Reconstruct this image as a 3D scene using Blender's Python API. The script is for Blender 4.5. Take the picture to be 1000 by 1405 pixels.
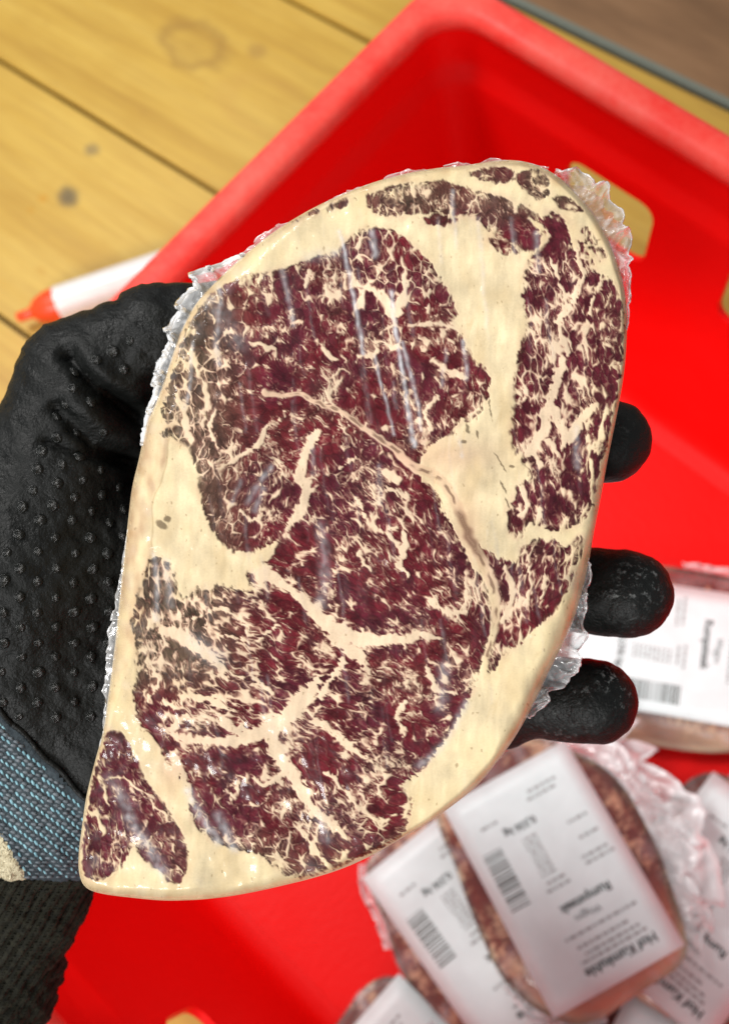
import bpy, bmesh, math, random
import numpy as np
from mathutils import Vector, Matrix
from mathutils.bvhtree import BVHTree

for o in list(bpy.data.objects): bpy.data.objects.remove(o, do_unlink=True)
SC = bpy.context.scene
COL = SC.collection

# ---------------------------------------------------------------- camera, light, exposure
# world axes follow the crate: X along its long side, Y across it, Z up from the boards
R = np.array([[0.7451448135772892, -0.5854709249535844, 0.31934777724740965],
              [0.650566829751702, 0.7434724679047064, -0.15495641159534268],
              [-0.1467038064458005, 0.32322203746291733, 0.9348826170555498]])
CAM = np.array([0., 0., .65]); FPX = 1500.0
RM = Matrix(R.tolist()).to_4x4()
cam_d = bpy.data.cameras.new('camera'); cam = bpy.data.objects.new('camera', cam_d); COL.objects.link(cam)
cam.matrix_world = Matrix.Translation(Vector(CAM)) @ RM
cam_d.sensor_fit = 'VERTICAL'; cam_d.sensor_height = 36; cam_d.lens = FPX / 1405 * 36
cam_d.clip_start = .01; cam_d.clip_end = 20
cam_d.dof.use_dof = True; cam_d.dof.focus_distance = .272; cam_d.dof.aperture_fstop = 13
SC.camera = cam
W = bpy.data.worlds.new('World'); SC.world = W; W.use_nodes = True
W.node_tree.nodes['Background'].inputs[0].default_value = (.97, .98, 1, 1)
W.node_tree.nodes['Background'].inputs[1].default_value = .36
def area(name, loc, aim, size, power, col):
    d = bpy.data.lights.new(name, 'AREA'); d.shape = 'RECTANGLE'; d.size, d.size_y = size; d.energy = power; d.color = col
    o = bpy.data.objects.new(name, d); COL.objects.link(o); o.location = loc
    o.rotation_euler = (Vector(aim) - Vector(loc)).to_track_quat('-Z', 'Y').to_euler(); return o
area('ceiling_lamp', (-1.10, .0, 1.85), (-.1, .05, .3), (.9, .4), 31, (1, .98, .95))
area('ceiling_lamp', (.50, -1.70, 1.6), (-.1, .05, .3), (.7, .5), 38, (1, .99, .97))
SC.view_settings.view_transform = 'Standard'; SC.view_settings.look = 'None'
SC.view_settings.exposure = 0; SC.view_settings.gamma = 1; SC.view_settings.use_curve_mapping = False

# ---------------------------------------------------------------- helpers
def link(o, parent=None):
    COL.objects.link(o)
    if parent is not None: o.parent = parent
    return o
def tag(o, label=None, cat=None, group=None, kind=None):
    if label: o['label'] = label
    if cat: o['category'] = cat
    if group: o['group'] = group
    if kind: o['kind'] = kind
    return o
def empty(name, loc=(0, 0, 0), rot=None, **k):
    o = bpy.data.objects.new(name, None); link(o); o.empty_display_size = .02
    if rot is not None: o.matrix_world = Matrix.Translation(Vector(loc)) @ rot
    else: o.location = loc
    return tag(o, **k)
def mesh_np(name, V, F, mat=None, parent=None, smooth_=True, col=None, **k):
    """V (n,3), F (m,4) or (m,3) arrays or list of lists"""
    me = bpy.data.meshes.new(name)
    if isinstance(F, np.ndarray):
        n = F.shape[1]; m = len(F)
        me.vertices.add(len(V)); me.vertices.foreach_set('co', np.asarray(V, np.float32).ravel())
        me.loops.add(m * n); me.loops.foreach_set('vertex_index', F.astype(np.int32).ravel())
        me.polygons.add(m); me.polygons.foreach_set('loop_start', np.arange(0, m * n, n, dtype=np.int32))
        try: me.polygons.foreach_set('loop_total', np.full(m, n, np.int32))
        except Exception: pass
        me.update(calc_edges=True); me.validate()
    else:
        me.from_pydata([tuple(map(float, v)) for v in V], [], F); me.update()
    me.polygons.foreach_set('use_smooth', np.full(len(me.polygons), bool(smooth_)))
    if mat: me.materials.append(mat)
    o = bpy.data.objects.new(name, me); link(o, parent)
    return tag(o, **k)
def attr_col(o, name, C):
    a = o.data.attributes.new(name, 'FLOAT_COLOR', 'POINT')
    a.data.foreach_set('color', np.concatenate([C, np.ones((len(C), 1))], 1).astype(np.float32).ravel())
def attr_f(o, name, v):
    a = o.data.attributes.new(name, 'FLOAT', 'POINT'); a.data.foreach_set('value', np.asarray(v, np.float32).ravel())
def grid_faces(n, m, closed=False):
    """faces of an n x m vertex grid (row major), optionally closed in the first direction"""
    i = np.arange(n if closed else n - 1)[:, None]; j = np.arange(m - 1)[None]
    a = i * m + j; b = ((i + 1) % n) * m + j
    return np.stack([a, b, b + 1, a + 1], -1).reshape(-1, 4)
class Node:
    """small wrapper to write node trees in a line or two"""
    def __init__(s, name):
        s.m = bpy.data.materials.new(name); s.m.use_nodes = True; s.t = s.m.node_tree; s.n = s.t.nodes; s.l = s.t.links
        s.n.clear(); s.out = s.n.new('ShaderNodeOutputMaterial')
    def new(s, kind, **k):
        x = s.n.new('ShaderNode' + kind)
        for a, v in k.items():
            if a == 'ins':
                for q, w in v.items(): s.put(x.inputs[q], w)
            else: setattr(x, a, v)
        return x
    def put(s, sock, w):
        if isinstance(w, bpy.types.NodeSocket): s.l.new(w, sock)
        elif isinstance(w, bpy.types.Node): s.l.new(w.outputs[0], sock)
        else: sock.default_value = w
    def math(s, op, a, b=0.0, c=False):
        x = s.new('Math', operation=op, use_clamp=c); s.put(x.inputs[0], a); s.put(x.inputs[1], b); return x.outputs[0]
    def mix(s, f, a, b, blend='MIX'):
        x = s.new('Mix', data_type='RGBA', blend_type=blend); s.put(x.inputs[0], f); s.put(x.inputs[6], a); s.put(x.inputs[7], b); return x.outputs[2]
    def ramp(s, f, stops, interp='LINEAR'):
        x = s.new('ValToRGB'); s.put(x.inputs[0], f); e = x.color_ramp; e.interpolation = interp
        while len(e.elements) < len(stops): e.elements.new(.5)
        for q, (p, c) in zip(e.elements, stops): q.position = p; q.color = c if len(c) == 4 else (*c, 1)
        return x.outputs[0]
    def noise(s, vec, scale, detail=3, rough=.5, dist=0):
        x = s.new('TexNoise', ins={'Scale': scale, 'Detail': detail, 'Roughness': rough, 'Distortion': dist}); s.put(x.inputs['Vector'], vec); return x.outputs[0]
    def coord(s, out='Object', scale=(1, 1, 1), loc=(0, 0, 0), rot=(0, 0, 0)):
        c = s.new('TexCoord'); m = s.new('Mapping'); s.l.new(c.outputs[out], m.inputs[0])
        m.inputs['Scale'].default_value = scale; m.inputs['Location'].default_value = loc; m.inputs['Rotation'].default_value = rot; return m.outputs[0]
    def bump(s, h, strength, dist): return s.new('Bump', ins={'Height': h, 'Strength': strength, 'Distance': dist}).outputs[0]
    def bsdf(s, col, rough=.5, normal=None, **k):
        b = s.new('BsdfPrincipled'); s.put(b.inputs['Base Color'], col); s.put(b.inputs['Roughness'], rough)
        if normal is not None: s.put(b.inputs['Normal'], normal)
        for q, w in k.items(): s.put(b.inputs[q.replace('_', ' ')], w)
        s.l.new(b.outputs[0], s.out.inputs[0]); return s.m
def lin(r, g, b):
    f = lambda c: c / 255 / 12.92 if c / 255 < .04045 else ((c / 255 + .055) / 1.055) ** 2.4
    return (f(r), f(g), f(b), 1)
def cam_mm(px, py, d):
    """a point d mm in front of the lens, in camera axes, mm"""
    return np.array([(px - 500) / FPX * d, (702.5 - py) / FPX * d, -d])
# ---------------------------------------------------------------- numpy noise + steak pattern
PERM = np.random.RandomState(7).permutation(4096)
def hsh(i, j, s):
    return PERM[(PERM[(i + s * 131) & 4095] + j * 7 + s) & 4095]
def perlin(x, y, s=0):
    xi = np.floor(x).astype(np.int64); yi = np.floor(y).astype(np.int64)
    xf = x - xi; yf = y - yi
    u = xf * xf * xf * (xf * (xf * 6 - 15) + 10); v = yf * yf * yf * (yf * (yf * 6 - 15) + 10)
    def g(i, j, dx, dy):
        a = hsh(xi + i, yi + j, s) * (2 * np.pi / 4096)
        return np.cos(a) * dx + np.sin(a) * dy
    n0 = g(0, 0, xf, yf) * (1 - u) + g(1, 0, xf - 1, yf) * u
    n1 = g(0, 1, xf, yf - 1) * (1 - u) + g(1, 1, xf - 1, yf - 1) * u
    return (n0 * (1 - v) + n1 * v) * 1.5
def fbm(x, y, s=0, o=3):
    r = 0; a = 1.0
    for k in range(o):
        r = r + a * perlin(x, y, s + 17 * k); x = x * 2.03; y = y * 2.03; a *= .5
    return r
def worley(x, y, s=0):
    """F1, F2-F1 edge distance and a per-cell random, in lattice units"""
    xi = np.floor(x).astype(np.int64); yi = np.floor(y).astype(np.int64)
    f1 = np.full(x.shape, 9.0); f2 = np.full(x.shape, 9.0); cid = np.zeros(x.shape)
    for i in (-1, 0, 1):
        for j in (-1, 0, 1):
            h = hsh(xi + i, yi + j, s); h2 = hsh(xi + i, yi + j, s + 5)
            px = xi + i + .5 + (h / 4096 - .5) * .95; py = yi + j + .5 + (h2 / 4096 - .5) * .95
            d = np.hypot(px - x, py - y)
            cl = d < f1
            f2 = np.where(cl, f1, np.minimum(f2, d)); f1 = np.where(cl, d, f1)
            cid = np.where(cl, ((h * 31 + h2 * 17) % 997) / 997.0, cid)
    return f1, f2 - f1, cid
def smooth(a, b, x):
    t = np.clip((x - a) / (b - a), 0, 1); return t * t * (3 - 2 * t)
def catmull(pts, n=4, closed=True):
    P = np.array(pts, float); m = len(P); out = []
    for i in range(m if closed else m - 1):
        if closed: p0, p1, p2, p3 = P[i - 1], P[i], P[(i + 1) % m], P[(i + 2) % m]
        else: p0, p1, p2, p3 = P[max(i - 1, 0)], P[i], P[i + 1], P[min(i + 2, m - 1)]
        for k in range(n):
            t = k / n
            out.append(.5 * (2 * p1 + (p2 - p0) * t + (2 * p0 - 5 * p1 + 4 * p2 - p3) * t * t + (3 * p1 - p0 - 3 * p2 + p3) * t ** 3))
    if not closed: out.append(P[-1])
    return np.array(out)
def seg_dist(X, Y, a, b):
    d = b[:2] - a[:2]; L = (d * d).sum() + 1e-9
    t = np.clip(((X - a[0]) * d[0] + (Y - a[1]) * d[1]) / L, 0, 1)
    return np.hypot(X - a[0] - t * d[0], Y - a[1] - t * d[1]), t
def poly_sdf(X, Y, P):
    """signed distance to a closed polygon, negative inside"""
    D = np.full(X.shape, 1e9); ins = np.zeros(X.shape, bool)
    for i in range(len(P)):
        a = P[i - 1]; b = P[i]
        D = np.minimum(D, seg_dist(X, Y, a, b)[0])
        if a[1] != b[1]:
            c = (a[1] > Y) != (b[1] > Y)
            ins ^= c & (X < (b[0] - a[0]) * (Y - a[1]) / (b[1] - a[1]) + a[0])
    return np.where(ins, -D, D)
def up_sample(lo, gx, gy, x, y):
    """bilinear lookup of lo (sampled at gx, gy) at points x, y"""
    fx = (x - gx[0]) / (gx[1] - gx[0]); fy = (y - gy[0]) / (gy[1] - gy[0])
    ix = np.clip(fx.astype(int), 0, len(gx) - 2); iy = np.clip(fy.astype(int), 0, len(gy) - 2)
    fx = np.clip(fx - ix, 0, 1); fy = np.clip(fy - iy, 0, 1)
    return (lo[iy, ix] * (1 - fx) + lo[iy, ix + 1] * fx) * (1 - fy) + (lo[iy + 1, ix] * (1 - fx) + lo[iy + 1, ix + 1] * fx) * fy

# outlines drawn on the cut face; unit u = 0.18 mm, origin top left, y down
OUTLINE = [(640,228),(690,221),(730,226),(765,244),(800,278),(825,313),(841,350),(853,390),(858,430),(857,480),(853,520),(846,560),
 (838,600),(830,640),(821,690),(813,730),(806,770),(797,810),(785,850),(770,885),(752,920),(737,952),(720,985),(702,1015),(680,1045),
 (655,1075),(625,1100),(590,1125),(550,1149),(510,1172),(470,1190),(430,1203),(390,1213),(350,1222),(310,1229),(270,1233),(225,1234),
 (180,1230),(142,1225),(120,1217),(111,1200),(110,1172),(115,1130),(121,1090),(133,1042),(143,1005),(149,965),(155,920),(160,880),
 (165,830),(169,790),(177,720),(183,670),(192,632),(204,579),(217,550),(233,504),(250,455),(270,418),(300,385),(335,352),(370,324),
 (410,298),(450,277),(500,256),(550,241),(600,232)]
LEAN_EYE = [(262,440),(275,420),(292,402),(315,388),(345,376),(380,373),(420,357),(460,345),(478,328),(495,315),(515,311),(540,317),
 (560,330),(577,347),(592,362),(610,390),(622,415),(626,440),(634,465),(646,485),(652,500),(648,530),(640,555),(630,580),(615,597),
 (588,612),(575,640),(582,662),(598,672),(606,700),(622,722),(640,765),(660,790),(671,815),(674,860),(664,900),(651,935),(637,970),
 (620,1000),(600,1030),(580,1055),(557,1072),(548,1077),(560,1090),(565,1105),(558,1130),(549,1150),(505,1171),(460,1192),(420,1204),
 (395,1201),(378,1188),(355,1172),(330,1166),(305,1160),(280,1142),(264,1122),(260,1095),(245,1060),(225,1035),(212,1010),(196,1000),
 (187,975),(184,950),(190,920),(187,885),(180,850),(190,810),(205,770),(225,765),(240,790),(245,820),(262,815),(275,806),(300,803),
 (325,808),(345,810),(338,792),(350,776),(372,766),(378,745),(350,757),(322,757),(300,740),(283,710),(276,680),(268,640),(258,612),
 (235,600),(222,575),(228,540),(238,505),(250,468)]
LEAN_TIP = [(652,497),(668,508),(671,530),(664,555),(650,575),(638,577),(634,560),(640,530)]
LEAN_TOP = [(501,277),(510,264),(545,254),(580,249),(615,249),(650,262),(680,268),(705,279),(725,298),(741,322),(738,342),(722,345),
 (700,331),(680,321),(662,310),(650,296),(620,296),(600,292),(565,294),(545,297),(515,293)]
LEAN_RIGHT = [(714,281),(740,294),(768,302),(782,318),(783,340),(792,330),(806,342),(818,372),(840,385),(853,420),(854,480),(850,520),
 (842,562),(832,610),(820,650),(812,695),(797,716),(786,722),(770,728),(755,728),(740,722),(726,716),(715,735),(702,733),(695,712),
 (703,690),(712,665),(728,655),(718,634),(702,612),(703,575),(706,545),(707,510),(715,470),(722,445),(717,420),(720,375),(730,350),
 (742,344),(750,325),(733,300)]
LEAN_TR1 = [(640,238),(665,231),(695,229),(706,240),(696,250),(672,250),(655,245)]
LEAN_TR2 = [(706,246),(722,232),(745,236),(756,250),(752,268),(736,274),(722,262)]
LEAN_TR3 = [(757,272),(772,268),(790,278),(800,290),(786,290),(768,284)]
LEAN_TR4 = [(797,316),(808,314),(820,332),(832,352),(826,358),(810,340)]
LEAN_LOW = [(648,742),(662,752),(682,766),(708,772),(716,752),(732,743),(760,738),(775,752),(794,736),(800,742),(790,782),(778,812),
 (762,838),(745,852),(728,868),(715,882),(700,888),(684,908),(674,922),(668,905),(678,870),(680,835),(674,805),(662,778)]
LEAN_COR = [(146,1008),(158,1004),(172,1012),(187,1040),(205,1075),(227,1105),(246,1137),(258,1168),(255,1200),(240,1214),(221,1196),
 (198,1180),(184,1158),(173,1180),(156,1200),(132,1208),(116,1200),(113,1172),(119,1120),(128,1070)]
ISLES = [(601,302,22,8,.1),(689,338,21,9,.5),(465,281,16,5,-.35),(430,291,8,4,-.3),(407,301,6,3,-.3),(766,299,12,4,.5),(227,597,7,5,.3)]
# fat seams: [(x, y, width), ...]
VEINS = [
 [(437,588,8),(420,620,14),(411,650,13),(424,675,16),(410,702,12),(396,728,10)],
 [(368,586,5),(352,612,9),(326,628,8),(305,640,4)], [(338,592,2),(352,614,4)],
 [(398,806,14),(430,835,18),(462,868,24),(510,880,20),(545,875,14),(600,874,8)],
 [(462,880,16),(498,905,13),(504,926,6)], [(345,770,26),(372,790,18),(400,812,10)],
 [(225,1003,5),(255,1014,9),(300,1017,12),(340,1012,16),(372,1000,24),(402,974,24),(425,950,20),(442,930,6)],
 [(372,1005,20),(380,1030,22),(395,1055,20),(412,1082,18),(432,1112,12),(460,1137,9),(482,1152,6)],
 [(430,985,10),(460,1008,9),(490,1032,11),(512,1048,5)],
 [(408,1138,8),(434,1166,9),(452,1190,6)], [(432,1110,8),(420,1150,5)],
 [(228,868,16),(258,878,16),(300,914,14),(312,925,4)], [(255,958,8),(290,958,11),(318,975,7)],[(235,1000,14),(258,985,10)],
 [(588,918,8),(594,945,9),(624,950,6)], [(588,822,6),(606,840,10),(640,842,6)],
 [(552,350,5),(556,398,10),(540,428,16),(518,402,11),(486,390,7)], [(575,446,7),(600,445,8),(627,450,9)],
 [(594,494,6),(615,507,11),(640,516,7)], [(490,490,7),(515,484,9)], [(428,372,10),(420,395,7)],[(445,480,7),(458,490,9)],
 [(345,470,6),(372,478,9),(380,490,5)],[(590,400,4),(584,430,6)],
 [(520,720,5),(545,745,6),(556,735,10),(548,775,8),(556,790,5)], [(490,680,6),(500,712,4)], [(535,672,10),(560,680,8)],
 [(495,760,6),(505,780,7)],[(530,648,10),(548,658,9)], [(470,640,7),(488,628,6)],
 [(262,850,4),(300,838,5),(330,850,6),(345,870,4)], [(380,860,3),(350,880,4),(330,878,6),(310,870,4)],
 [(240,1035,14),(252,1070,16),(262,1098,12)], [(330,1080,9),(318,1100,7)], [(285,925,5),(330,930,6)], [(350,935,8),(372,950,6)],
 [(265,470,5),(270,510,8),(285,540,7),(280,580,9)], [(300,470,4),(320,455,6)], [(243,540,6),(252,575,10),(262,605,10)],
 [(205,860,6),(220,845,7)], [(200,905,6),(215,930,7),(205,960,6)], [(225,960,8),(240,975,6)],
 [(300,985,12),(322,1000,14),(345,1010,12)],[(470,905,10),(455,935,9),(440,955,10)],[(395,1060,14),(372,1075,9),(350,1070,6)],[(500,1110,6),(520,1128,9),(540,1120,5)],[(450,1060,5),(470,1080,8),(486,1105,5)],[(640,800,4),(636,830,7),(625,850,5)],
 [(560,960,5),(545,985,8),(555,1010,6)],[(330,700,5),(345,715,8),(365,705,5)],[(295,560,5),(290,590,9),(300,615,5)],[(450,540,4),(470,520,7)],[(600,545,8),(585,565,6),(590,590,7)],
 # right column
 [(738,340,6),(752,324,8),(740,312,6),(728,303,5)], [(760,358,5),(768,388,6),(776,416,7),(768,446,9),(778,470,9),(768,500,10)],
 [(790,335,8),(797,372,8),(788,408,9),(773,432,8)], [(828,366,6),(816,404,5),(808,430,4)], [(808,330,7),(800,352,6)],
 [(768,500,10),(758,545,14),(748,580,16),(735,612,18),(722,622,10)], [(758,560,14),(775,590,14),(770,612,8)], [(784,600,16),(798,572,12),(815,556,8)],
 [(833,560,8),(822,600,7),(812,615,6)], [(806,600,5),(812,650,5),(813,690,4)], [(738,640,8),(732,618,10)], [(752,605,10),(762,618,6)],
 [(712,668,7),(722,690,8),(714,710,7)], [(742,700,9),(735,718,10)], [(775,712,9),(770,728,8)], [(722,530,3),(716,560,3)],
 [(692,780,7),(702,815,11),(690,850,9)], [(724,775,6),(728,800,6),(722,832,5)], [(748,780,4),(744,820,4)], [(712,790,3),(708,840,3)],
 [(560,262,4),(575,275,4),(560,285,3)], [(625,262,4),(640,280,4)], [(700,250,6),(715,270,8)],
 [(137,1066,6),(146,1090,6),(152,1108,3)], [(146,1068,5),(180,1074,4),(206,1092,3)], [(133,1115,6),(143,1142,5)], [(200,1125,3),(188,1152,4)]]
SEAM = [(362,538),(385,544),(410,540),(436,553),(470,566),(500,588),(540,615),(566,640),(592,650),(612,668),(627,695),(640,728),(654,757),(667,782),(676,808),(680,836),(677,868),(668,900)]
# local grain: x, y, direction deg (down-right), cell size u, stretch, fat line width, flake amount
GRAIN = [(300,440,70,17,1.3,2.2,.15),(430,440,70,17,1.4,1.6,.1),(540,370,80,20,1.2,2.2,0),(590,470,65,14,1.3,2.4,.2),(510,540,70,16,1.6,1.4,.25),
 (400,510,40,18,1.4,.6,.05),(370,580,30,22,1.3,.2,.05),(330,660,110,19,1.3,1.8,.15),(460,620,60,17,1.4,1.6,.4),(480,720,48,14,2.0,1.2,.75),
 (600,760,62,13,2.2,1.3,.6),(540,830,38,14,2.0,.9,.7),(440,790,30,14,2.0,.6,.5),(620,900,40,15,1.5,1.5,.45),(560,1000,35,15,1.5,1.6,.6),
 (470,970,30,14,2.2,1.1,.8),(350,900,25,13,2.4,1.3,.8),(300,960,25,13,2.4,1.6,.85),(230,920,70,13,1.6,2.2,.6),(300,1060,40,12,1.7,1.4,.75),
 (330,1130,45,13,1.6,2.0,.6),(460,1090,48,13,1.8,1.5,.65),(530,1120,20,13,1.4,2.0,.3),(430,1170,50,13,1.5,2.0,.4),
 (600,272,85,11,1.3,1.4,.15),(720,310,60,11,1.6,1.5,.2),(740,400,80,12,2.2,1.5,.5),(830,450,85,12,2.4,1.7,.55),(740,520,80,11,2.4,1.7,.5),
 (790,500,80,11,2.2,2.0,.6),(760,660,85,12,2.6,1.5,.45),(820,620,95,14,2.4,1.0,.25),(740,770,100,12,2.4,1.9,.4),(700,840,85,10,3,2.0,.4),
 (160,1060,60,16,1.8,1.1,.15),(140,1160,80,14,2.0,1.3,.1),(230,1150,60,11,1.4,1.8,.1),(250,520,75,15,1.2,3.0,.1),(210,810,80,12,1.8,3,.3)]

def steak_field(X, Y, lo_step=3.0):
    """fat amount and colours of the cut face at points X, Y"""
    gx = np.arange(90, 880, lo_step); gy = np.arange(205, 1250, lo_step)
    LX, LY = np.meshgrid(gx, gy)
    def hi(a): return up_sample(a, gx, gy, X, Y)
    sil = hi(poly_sdf(LX, LY, catmull(OUTLINE, 2)))
    parts = [poly_sdf(LX, LY, catmull(p, 2)) for p in (LEAN_EYE, LEAN_TIP, LEAN_TOP, LEAN_RIGHT, LEAN_TR1, LEAN_TR2, LEAN_TR3, LEAN_TR4, LEAN_LOW, LEAN_COR)]
    for cx, cy, a, b, r in ISLES:
        u = (LX - cx) * np.cos(r) + (LY - cy) * np.sin(r); v = -(LX - cx) * np.sin(r) + (LY - cy) * np.cos(r)
        parts.append((np.hypot(u / a, v / b) - 1) * min(a, b))
    lean_lo = np.minimum.reduce(parts)
    lean = hi(lean_lo)
    corner = hi(np.clip(parts[9], -40, 40))
    # grain parameters
    W = 0; A = np.zeros(LX.shape + (6,))
    for g in GRAIN:
        w = 1 / (((LX - g[0]) ** 2 + (LY - g[1]) ** 2) / 900 + .3) ** 2
        W = W + w; t = math.radians(g[2])
        for k, v in enumerate((math.cos(2 * t), math.sin(2 * t), g[3], g[4], g[5], g[6])): A[..., k] += w * v
    A /= W[..., None]
    th = .5 * np.arctan2(A[..., 1], A[..., 0])
    c2, s2 = hi(np.cos(2 * th)), hi(np.sin(2 * th))
    size, asp, lw, flk = (hi(A[..., k]) for k in (2, 3, 4, 5))
    # domain warp
    wx = X + 4.5 * fbm(X / 34, Y / 34, 3, 2) + 1.3 * perlin(X / 9, Y / 9, 9)
    wy = Y + 4.5 * fbm(X / 34, Y / 34, 4, 2) + 1.3 * perlin(X / 9, Y / 9, 10)
    K = 7; edge = np.zeros(X.shape); pock = np.zeros(X.shape); thr_ = np.zeros(X.shape); sm_ = np.zeros(X.shape); fl = np.zeros(X.shape); fine = np.zeros(X.shape); cidm = np.zeros(X.shape); WS = np.zeros(X.shape)
    best = np.full(X.shape, -2.0)
    for k in range(K):
        t = math.pi * k / K
        al = c2 * math.cos(2 * t) + s2 * math.sin(2 * t)
        w = np.clip((al - math.cos(2 * math.pi / K * 1.05)) / (1 - math.cos(2 * math.pi / K * 1.05)), 0, 1) ** 1.5
        sel = w > 0
        if not sel.any(): continue
        u = wx[sel] * math.cos(t) + wy[sel] * math.sin(t); v = -wx[sel] * math.sin(t) + wy[sel] * math.cos(t)
        f1, e, cid = worley(u / 21.0 + 40 + 3.1 * k, v / 14.5 + 40, 20 + k)          # plump bundles
        f1b, eb, cidb = worley(u / 27.0 + 40 + 3.1 * k, v / 9.0 + 40, 60 + k)        # long flakes of muscle
        f1c, ec, cidc = worley(u / 12.0 + 40 + 3.1 * k, v / 6.0 + 40, 64 + k)        # small bundles inside both
        big = smooth(1.9, 1.5, asp[sel] + .25 * perlin(X[sel] / 30, Y[sel] / 30, 69))
        e = e * 14 * big + eb * 9 * (1 - big); sm_[sel] += ec * 6 * w[sel]
        pk_ = (f1 - .64) * 15 * big + (f1b - .64) * 10 * (1 - big)
        n = .85 * perlin(u / 14, v / 6.0, 30 + k) + .75 * perlin(u / 8.0, v / 3.4, 40 + k) + .40 * perlin(u / 4.6, v / 2.0, 45 + k)
        rd = 1 - np.abs(perlin(u / 26, v / 9, 55 + k) + .35 * perlin(u / 9, v / 4, 57 + k)) * 3.2          # broken threads along the grain
        rd2 = 1 - np.abs(perlin(u / 12, v / 14, 65 + k) + .30 * perlin(u / 7, v / 7, 67 + k)) * 3.0
        thr_[sel] += np.maximum(rd, rd2 - .25) * w[sel]; edge[sel] += e * w[sel]; pock[sel] += pk_ * w[sel]; fl[sel] += n * w[sel]; cidm[sel] += (cid * big + cidb * (1 - big)) * w[sel]
        fine[sel] += perlin(u / 8, v / 2.2, 50 + k) * w[sel]; WS[sel] += w[sel]
    WS = np.maximum(WS, 1e-6); edge /= WS; pock /= WS; thr_ /= WS; sm_ /= WS; fl /= WS; fine /= WS; cidm /= WS
    lowf = fbm(X / 60, Y / 60, 70, 2)
    midf = fbm(X / 22, Y / 22, 75, 2)
    # fat network round the bundles + flakes, both in u (positive = fat)
    wv = lw * .75 - .40 + 2.3 * midf + 1.1 * lowf + .7 * fl + .5 * flk
    net = wv - edge; net2 = (wv * .55 + .25 + .9 * fine) - sm_
    pocket = pock + .85 * wv - 1.3 + .6 * fl
    net = np.maximum(net, pocket)
    fk = .30 + .70 * flk
    flake = (fl + .40 * lowf + .38 * midf - (.86 - .34 * fk)) * 6.0
    thread = thr_ + .55 * midf + .45 * lowf + .25 * fl - .86
    outer = lean + 2.6 * perlin(wx / 9, wy / 9, 80) + (1.6 + 5.5 * flk) * fl
    F = np.maximum(np.maximum(net, flake), outer)
    vein = np.full(X.shape, -99.0)
    for vn in VEINS:
        P = catmull(vn, 3, False)
        x0, x1, y0, y1 = P[:, 0].min() - 40, P[:, 0].max() + 40, P[:, 1].min() - 40, P[:, 1].max() + 40
        s = (X > x0) & (X < x1) & (Y > y0) & (Y < y1)
        if not s.any(): continue
        xs, ys = wx[s], wy[s]; b = np.full(xs.shape, -99.0)
        for i in range(len(P) - 1):
            d, t = seg_dist(xs, ys, P[i], P[i + 1])
            b = np.maximum(b, ((P[i][2] * (1 - t) + P[i + 1][2] * t) * 1.06 + .3) * .5 - d)
        vein[s] = np.maximum(vein[s], b)
    vein = vein * 1.0 + (2.2 + 4.6 * flk) * fl + 1.5 * midf - .38 * np.clip(edge - 2.2, -3, 6)
    F = np.maximum(F, vein)
    # the pink seam between the two muscles and the dark line in it
    P = catmull(SEAM, 3, False); sd = np.full(X.shape, 1e3); st = np.zeros(X.shape)
    s = (X > 340) & (X < 720) & (Y > 510) & (Y < 930)
    xs, ys = X[s] + 2.5 * perlin(X[s] / 12, Y[s] / 12, 90), Y[s] + 2.5 * perlin(X[s] / 12, Y[s] / 12, 91)
    b = np.full(xs.shape, 1e3); tt = np.zeros(xs.shape)
    for i in range(len(P) - 1):
        d, t = seg_dist(xs, ys, P[i], P[i + 1]); cl = d < b
        b = np.where(cl, d, b); tt = np.where(cl, (i + t) / len(P), tt)
    sd[s] = b; st[s] = tt
    sw = 3.8 + 4.2 * smooth(.25, .5, st) - 4 * smooth(.8, 1, st)
    seam = sw - sd
    F = np.maximum(F, np.where(sd < 900, seam, -99))
    # a dusting of small holes and vessels in the broad fat
    spot = (fbm(X / 7, Y / 12, 95, 2) - .86) * 8 - smooth(-2, -12, F) * 9
    soft = np.maximum(np.maximum(net, outer), np.maximum(vein, np.where(sd < 900, seam, -99)))
    bl_ = 1.1 + 2.4 * np.clip(fbm(X / 30, Y / 30, 97, 2), 0, 1)                      # borders are sharp here, smeared there
    fatm = smooth(-1, 1, np.maximum(outer, np.maximum(vein, np.where(sd < 900, seam, -99))) / bl_)
    fatm = np.maximum(fatm, np.maximum(smooth(-.9, 1.0, net), smooth(-.9, 1.1, net2) * np.clip(.30 + .25 * lowf + .3 * midf, .05, .7)) * (.72 + .28 * smooth(-.3, 1.5, net + .8 * midf)))
    fatm = np.maximum(fatm, smooth(-1.0, 1.2, flake) * (.86 + .14 * smooth(0, 3, flake)))
    fatm = np.maximum(fatm, smooth(-.02, .22, thread) * np.clip(.66 + .5 * fine + .35 * perlin(X / 6, Y / 6, 99), .3, .95))
    # ---------------- colours (linear)
    age = np.clip(1.0 * smooth(375, 255, X + 30 * lowf) * smooth(370, 420, Y) * smooth(980, 900, Y) + .75 * smooth(-26, -2, lean) * smooth(.1, -.3, corner / 40)
                  + .55 * smooth(330, 270, Y) + .5 * smooth(1120, 1180, Y) * smooth(270, 300, X) + .35 * lowf, 0, 1)
    age = np.where(corner < 5, .25 * smooth(200, 245, X), age)
    red = np.array([.146, .0110, .0185]); brown = np.array([.120, .088, .055]); purple = np.array([.112, .0125, .0245])
    pz = smooth(-.25, .45, fbm(X / 90 + 5, Y / 90, 100, 2))[..., None]
    pz = np.maximum(pz, (smooth(690, 730, X) * smooth(860, 760, Y) * .8)[..., None]); pz = np.maximum(pz, smooth(15, -5, corner)[..., None] * .8)
    Lc = red * (1 - pz) + purple * pz
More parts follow.
